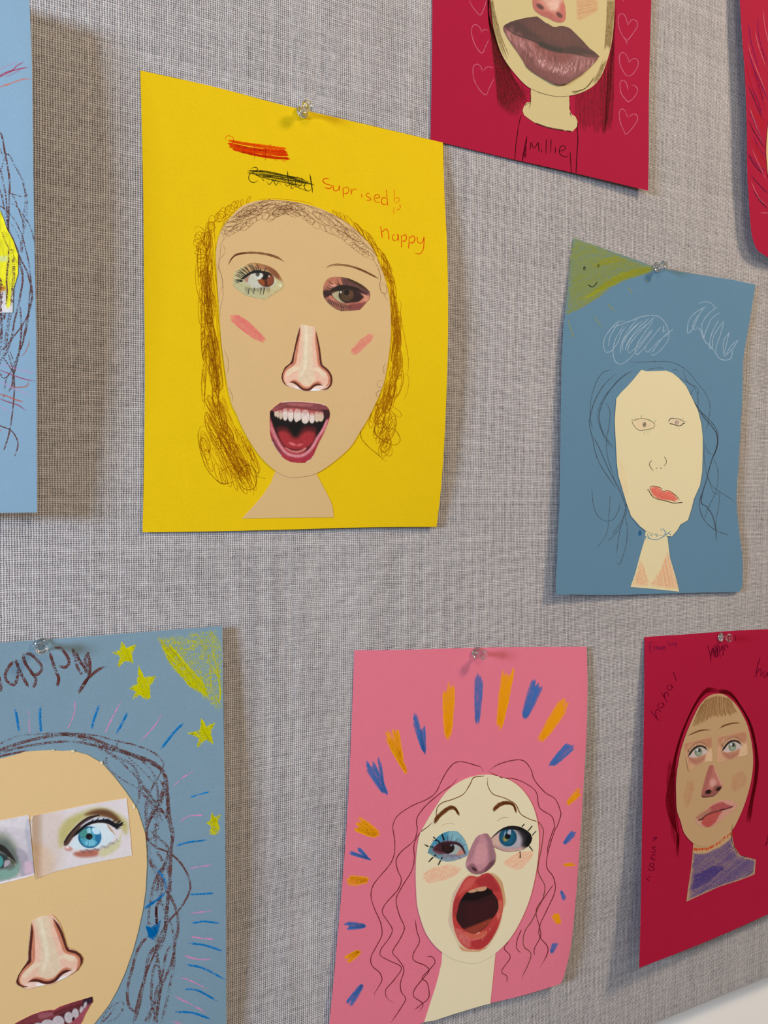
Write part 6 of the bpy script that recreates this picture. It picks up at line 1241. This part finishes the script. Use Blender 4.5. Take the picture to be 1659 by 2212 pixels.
nK = K('L', (400, 1215), (395, 1290), (385, 1380), (372, 1460), (362, 1541), (440, 1505), (540, 1460), (650, 1425), (736, 1392), (742, 1310), (700, 1300), (655, 1285), (625, 1240), (612, 1180), (610, 1130), (500, 1180))
nk = K8.card('neck', nK, .25, .3, PAP_K, K8.root, step=7)
fK = K('L', (530, 402), (490, 412), (450, 445), (415, 500), (370, 600), (335, 700), (315, 800), (306, 880), (306, 960), (310, 1040), (330, 1100), (350, 1165), (398, 1220), (450, 1240), (520, 1225), (580, 1185), (620, 1140), (660, 1060), (690, 980), (712, 900), (725, 820), (727, 740), (715, 650), (690, 560), (640, 470), (590, 420), (560, 404))
F8 = K8.card('face', fK, .55, .3, PAP_K, K8.root, step=7, smooth=True)
F8['label'] = 'oval face cut from dark khaki paper'
def eyepr(dx, dy, base):
    p = Print('ce', base)
    T_ = lambda *q: [(x+dx, y+dy) for x, y in q]
    p.poly(T_((250, 400), (500, 330), (760, 290), (760, 480), (640, 440), (500, 400), (330, 440), (300, 560)), (186, 130, 100), 90)
    p.poly(T_((330, 640), (480, 690), (660, 620), (640, 700), (480, 800), (350, 740)), (180, 120, 98), 70); p.poly(T_((680, 560), (780, 520), (780, 740), (640, 740)), (222, 184, 148), 60)
    p.poly(T_((330, 640), (400, 540), (520, 470), (620, 480), (690, 560), (600, 620), (500, 650), (420, 670)), (206, 186, 178), 20)
    p.ell(512+dx, 562+dy, 72, 82, (110, 124, 108), 14); p.ell(520+dx, 580+dy, 46, 50, (156, 168, 146), 24); p.ell(528+dx, 530+dy, 24, 36, (30, 30, 28), 16); p.ell(490+dx, 520+dy, 26, 26, (206, 204, 214), 18)
    p.line(T_((310, 655), (350, 600), (400, 530), (470, 470), (540, 450), (620, 470), (680, 530), (705, 550)), 34, (30, 24, 22), 14, 1, (0, -.05)); p.line(T_((310, 600), (340, 500), (420, 420), (520, 380), (620, 400), (700, 470)), 9, (90, 60, 50), 10, .7)
    for a in [(330, 560, 340, 490), (370, 520, 390, 440), (420, 480, 440, 410), (350, 560, 300, 520), (480, 450, 490, 395)]: p.line(T_((a[0], a[1]), (a[2], a[3])), 8, (50, 36, 32), 7, .6)
    p.line(T_((440, 680), (540, 660), (640, 600)), 10, (150, 96, 80), 12, .5); p.line(T_((500, 670), (505, 710)), 6, (120, 80, 70), 6, .4)
    p.grain(.04, 30); return p
K8.card('eye', K('ce', (240, 412), (500, 345), (755, 275), (762, 400), (778, 738), (700, 735), (560, 790), (440, 850), (370, 900), (330, 935), (290, 740), (255, 560)), .85, .15, MAT_PRINT, F8, step=1.1, prn=eyepr(0, 0, (206, 160, 124)), edge=(224, 190, 150), curl=lambda x, y: 1.6*np.clip((1490-x)/12, 0, 1)*np.clip((y-1630)/35, 0, 1))['label'] = 'printed pale green eye, left snippet'
K8.card('eye', K('ce', (880, 290), (1150, 215), (1420, 152), (1435, 400), (1448, 612), (1300, 650), (1100, 710), (860, 770), (868, 520)), .85, .15, MAT_PRINT, F8, step=1.1, prn=eyepr(640, -100, (210, 162, 128)), edge=(230, 200, 160))['label'] = 'printed pale green eye, right snippet'
p = Print('cm', (188, 116, 104))
p.poly([(680, 200), (760, 110), (800, 130), (720, 400), (640, 640), (570, 700)], (172, 100, 90), 60); p.poly([(800, 140), (830, 150), (960, 460), (940, 500), (860, 300)], (214, 160, 140), 30); p.ell(790, 450, 60, 80, (214, 156, 144), 60)
p.poly([(820, 500), (960, 500), (900, 620), (800, 680), (640, 720), (580, 700), (640, 600), (760, 600)], (150, 88, 82), 50)
p.ell(700, 615, 58, 40, (40, 16, 14), 20, -18); p.ell(892, 560, 56, 34, (52, 22, 20), 20, -30); p.poly([(580, 690), (640, 700), (780, 690), (860, 640), (780, 716), (600, 725)], (96, 56, 50), 26); p.grain(.05, 30)
K8.card('nose', K('cm', (760, 100), (810, 130), (850, 220), (900, 340), (970, 480), (960, 530), (880, 640), (800, 700), (700, 718), (600, 728), (565, 700), (575, 600), (610, 470), (650, 320), (690, 200), (720, 120)), .85, .15, MAT_PRINT, F8, step=1.0, prn=p, edge=(190, 130, 110))
p = Print('cm', (206, 154, 130))
p.poly([(820, 830), (960, 780), (1130, 790), (1250, 850), (1170, 900), (1000, 900)], (210, 150, 134), 40); p.poly([(680, 960), (800, 860), (960, 810), (1040, 850), (1130, 890), (980, 950), (760, 1010), (640, 1060)], (176, 84, 84), 40)
p.poly([(470, 1080), (640, 970), (760, 930), (680, 1060), (560, 1140), (500, 1140)], (176, 120, 96), 50); p.poly([(600, 1110), (700, 1040), (860, 990), (960, 980), (900, 1080), (840, 1180), (720, 1280), (620, 1260), (570, 1200)], (186, 82, 76), 40)
p.poly([(900, 1080), (1000, 980), (1180, 930), (1220, 870), (1150, 980), (950, 1130), (850, 1220)], (206, 148, 130), 40)
p.line([(520, 1150), (580, 1130), (640, 1070), (740, 1020), (860, 985), (960, 955), (1060, 930), (1160, 890)], 22, (96, 36, 44), 22); p.line([(540, 1145), (600, 1120)], 20, (60, 26, 22), 16); p.line([(920, 960), (1000, 945)], 20, (70, 26, 40), 18); p.grain(.06, 30)
K8.card('mouth', K('cm', (440, 1110), (520, 1040), (660, 930), (800, 830), (950, 765), (1100, 775), (1200, 810), (1262, 862), (1200, 950), (1060, 1050), (930, 1160), (830, 1240), (700, 1288), (600, 1280), (500, 1230), (455, 1170)), .85, .15, MAT_PRINT, F8, step=1.0, prn=p, edge=(210, 160, 130))
K8.ribbons('eyebrow', [S('ce', [(300+k*6, 255+k*3), (400, 220-k*4), (540, 170-k*6), (640, 145), (735, 150)], 2.2, (134, 92, 56), .55) for k in range(4)], MAT_PENCIL, F8)
K8.ribbons('eyebrow', [S('ce', [(905+k*4, 125), (980, 80-k*5), (1100, 40-k*5), (1220, 15), (1300, 18)], 2.2, (124, 84, 50), .6) for k in range(4)], MAT_PENCIL, F8)
K8.ribbons('blush_mark', hatch(K('cm', (210, 700), (300, 400), (420, 380), (440, 560), (330, 900), (270, 940)), 100, 1.7, 2.2, (198, 144, 110), .40, seed=92), MAT_PENCIL, F8)
K8.ribbons('blush_mark', hatch(K('cm', (1120, 560), (1150, 300), (1350, 200), (1430, 320), (1400, 500), (1200, 640)), 110, 1.7, 2.2, (198, 146, 112), .40, seed=93), MAT_PENCIL, F8)
rr = np.random.RandomState(6)
fr = []
for i in range(52):
    t = i/51; x0 = 440+t*165+rr.rand()*4; y0 = np.interp(x0, [430, 470, 530, 590, 640], [480, 425, 405, 418, 465])+4
    x1 = 395+t*245; y1 = np.interp(x1, [395, 420, 500, 600, 640], [590, 575, 535, 525, 510])+rr.rand()*22-14
    fr.append(S('L', [(x0, y0), ((x0+x1)/2-3, (y0+y1)/2), (x1, y1)], 1.5, (138, 98, 54) if i % 3 else (160, 118, 72), .6, .1, 2))
K8.ribbons('hair_fringe', fr, MAT_PENCIL, F8)
hr = []
for i in range(20):
    q = i*2.2
    hr.append(S('L', [(530, 395-q*.5), (470, 400-q*.6), (410, 470-q*.4), (350-q*.2, 600), (310-q*.3, 740), (298-q*.6, 860), (296-q*1.1, 980), (300-q*.8, 1080+10*rr.rand()), (310+q*.2, 1180+10*rr.rand()), (312+q*.4-10, 1240+60*rr.rand())], 1.7, (122, 10, 26) if i % 2 else (106, 12, 22), .55, .06))
for i in range(12): hr.append(S('L', [(270+i*4, 760+i*6), (255+i*4, 880), (265+i*4, 1000+i*5), (285+i*4, 1180+rr.rand()*60)], 1.5, (112, 12, 24), .5, .08))
K8.ribbons('hair_strands', hr, MAT_PENCIL, K8.root, over=False, label='dark red pencil hair left of the face')
hr = []
for i in range(20):
    q = i*2.2
    hr.append(S('L', [(530, 395-q*.4), (600, 412-q*.5), (660, 480-q*.3), (705+q*.3, 570), (732+q*.3, 680), (740+q*.4, 780), (732+q*.4, 880), (712+q*.4, 980+10*rr.rand()), (690+q*.6, 1060+60*rr.rand())], 1.7, (118, 10, 24) if i % 2 else (98, 16, 22), .55, .06))
K8.ribbons('hair_strands', hr, MAT_PENCIL, K8.root, over=False, label='dark red pencil hair right of the face')
K8.ribbons('necklace', [S('L', [(x, np.interp(x, [405, 480, 540, 610], [1252, 1250, 1215, 1160])-9+4*rr.rand()), (x+rr.randn()*3, np.interp(x, [405, 480, 540, 610], [1252, 1250, 1215, 1160])+9+5*rr.rand())], 2.6, (206, 70, 30), .7, .05, 2) for x in np.arange(402, 612, 5.5)], MAT_CRAYON, K8.root, label='orange-red crayon choker line')
ng = K('L', (398, 1275), (470, 1275), (560, 1235), (612, 1185), (625, 1240), (655, 1285), (700, 1300), (740, 1312), (734, 1390), (650, 1422), (540, 1458), (440, 1502), (366, 1536), (374, 1460), (386, 1380))
K8.ribbons('neck_colouring', hatch(ng, -38, 1.7, 2.3, (98, 80, 138), .60, seed=95)+hatch(ng, 22, 2.4, 2.0, (90, 74, 140), .38, seed=96)+hatch(K('L', (400, 1400), (520, 1340), (580, 1350), (480, 1440), (390, 1480)), -30, 1.5, 2.4, (66, 52, 132), .6, seed=97), MAT_PENCIL, nk, label='purple pencil colouring with scribbled strokes')
K8.ribbons('neck_outline', [S('L', [(618, 1110), (610, 1160), (612, 1210), (628, 1250), (655, 1285), (740, 1310)], 1.4, (60, 40, 50), .8)], MAT_PENCIL, K8.root, lift=0.06)
INK = (92, 8, 40)
def word(items, w=1.7, label=None, c='L', col=INK): K8.ribbons('written_word', [S(c, q, w, col, .8, .1, 2) for q in items], MAT_PENCIL, K8.root, over=False, label=label)
word([[(160, 120), (162, 175)], [(160, 122), (180, 118)], [(161, 146), (176, 143)], [(163, 175), (182, 170)], [(186, 142), (188, 165)], [(188, 150), (196, 142), (200, 162)], [(200, 150), (207, 142), (211, 162)], [(214, 146), (216, 160), (224, 158), (225, 142)], [(232, 152), (244, 148), (238, 140), (230, 150), (238, 162), (248, 156)], [(255, 115), (257, 128)], [(266, 112), (268, 145)], [(275, 128), (276, 142)], [(282, 125), (284, 142)], [(284, 130), (291, 124), (295, 138)], [(300, 132), (308, 129), (304, 122), (298, 132), (304, 140), (311, 135)]], 1.2, 'small handwritten first name in the corner', col=(70, 16, 70))
word([[(478, 135), (492, 190), (498, 228)], [(494, 215), (500, 170), (508, 155), (516, 208)], [(528, 150), (520, 190), (530, 200), (532, 150)], [(530, 140), (536, 200)], [(540, 135), (548, 205)], [(548, 170), (560, 140), (563, 195)], [(575, 130), (570, 160), (580, 162)], [(580, 130), (592, 155)]], 1.9, 'handwritten "haha" under the pin')
word([[(629, 80), (629, 118)]], 1.8, 'exclamation mark beside the pin')
word([[(165, 495), (190, 525), (213, 552)], [(200, 540), (193, 500), (205, 488), (226, 505)], [(215, 450), (205, 470), (225, 480), (238, 462), (225, 450), (245, 470)], [(225, 395), (245, 430), (258, 450)], [(245, 425), (243, 400), (256, 395), (268, 420)], [(268, 350), (256, 370), (270, 385), (284, 365), (275, 350), (292, 375)], [(288, 282), (300, 310), (308, 335)], [(313, 378), (315, 382)]], 1.9, 'handwritten "haha!" climbing left of the head')
word([[(140, 1408), (160, 1432)], [(150, 1400), (165, 1408)], [(150, 1350), (165, 1372), (186, 1362), (160, 1340), (182, 1330), (180, 1355)], [(160, 1300), (178, 1310), (196, 1312)], [(180, 1308), (172, 1290), (195, 1282)], [(170, 1265), (180, 1272), (195, 1262), (175, 1245), (198, 1240)], [(178, 1210), (200, 1190), (175, 1195)], [(222, 1212), (224, 1216)]], 1.9, 'handwritten "haha!" low on the left side')
word([[(767, 200), (750, 260), (742, 318)], [(748, 290), (765, 265), (772, 272), (768, 310)], [(790, 275), (780, 300), (792, 312), (805, 285), (808, 310)], [(835, 210), (825, 320)]], 1.9, 'handwritten "haha" by the right edge')
word([[(809, 1180), (795, 1240)], [(795, 1225), (812, 1215)], [(820, 1190), (815, 1240)]], 1.8, 'handwritten word cut off at the right edge')

# ------------------------------------------------------------------ push pins
def plastic():
    m, nt, b = new_mat('clear_plastic')
    b.inputs['Base Color'].default_value = (.97, .98, .97, 1); b.inputs['Roughness'].default_value = .04
    b.inputs['IOR'].default_value = 1.46; b.inputs['Transmission Weight'].default_value = 1.0
    return m
def steel():
    m, nt, b = new_mat('steel'); b.inputs['Base Color'].default_value = (.7, .7, .7, 1); b.inputs['Metallic'].default_value = 1; b.inputs['Roughness'].default_value = .25
    return m
MAT_CLEAR, MAT_STEEL = plastic(), steel()
def lathe(name, prof, mat, parent, seg=40):
    V = []; F = []
    for r, z in prof:
        for k in range(seg):
            a = 2*math.pi*k/seg; V.append((r*math.cos(a), -z, r*math.sin(a)))
    n = len(prof)
    for i in range(n-1):
        for k in range(seg):
            k2 = (k+1) % seg
            F.append((i*seg+k, i*seg+k2, (i+1)*seg+k2, (i+1)*seg+k))
    F.append(tuple(reversed(range(seg)))); F.append(tuple(range((n-1)*seg, n*seg)))
    o = link(name, V, F, mat, parent)
    import bmesh
    bm = bmesh.new(); bm.from_mesh(o.data); bmesh.ops.recalc_face_normals(bm, faces=bm.faces[:]); bm.to_mesh(o.data); bm.free()
    return o
PROF = [(.0010, .0000), (.0030, .0002), (.0043, .0006), (.0046, .0012), (.0044, .0018), (.0034, .0023), (.0025, .0032), (.0021, .0046), (.0020, .0062), (.0022, .0076), (.0028, .0086), (.0036, .0093), (.0040, .0100), (.0040, .0107), (.0036, .0112), (.0026, .0113), (.0016, .0108), (.0008, .0106)]
def pin_mesh():
    e = bpy.data.objects.new('push_pin', None); COL.objects.link(e); e.empty_display_size = .01
    lathe('pin_head', PROF, MAT_CLEAR, e)
    lathe('pin_needle', [(.0004, -.0075), (.00055, -.005), (.00055, .0045), (.0002, .0047)], MAT_STEEL, e, 12)
    return e
pins = [(Y, 652, 243, (-4, 3), 'clear push pin at the top edge of the yellow sheet'), (T, 1418, 577, (2, -4), 'clear push pin beside the corner sun of the teal blue sheet'),
        (G6, 88, 1392, (3, 1), 'clear push pin above the brown crayon word on the lower left sheet'), (P7, 1028, 1410, (-2, 2), 'clear push pin at the top of the pink sheet'), (K8, 1556, 1376, (-5, 3), 'clear push pin at the top of the lower right crimson sheet')]
proto = None
for i, (sh, x, y, (rx, rz), lab) in enumerate(pins):
    if proto is None: e = proto = pin_mesh()
    else:
        e = proto.copy(); COL.objects.link(e)
        for ch in list(proto.children):
            c = ch.copy(); COL.objects.link(c); c.parent = e
    pp = sh.pos(np.array([float(x)]), np.array([float(y)]), 0.35)[0]+sh.loc
    e.location = tuple(pp); e.rotation_euler = (math.radians(rx), 0, math.radians(rz))
    e['label'] = lab; e['category'] = 'push pin'; e['group'] = 'clear push pins holding the portraits'
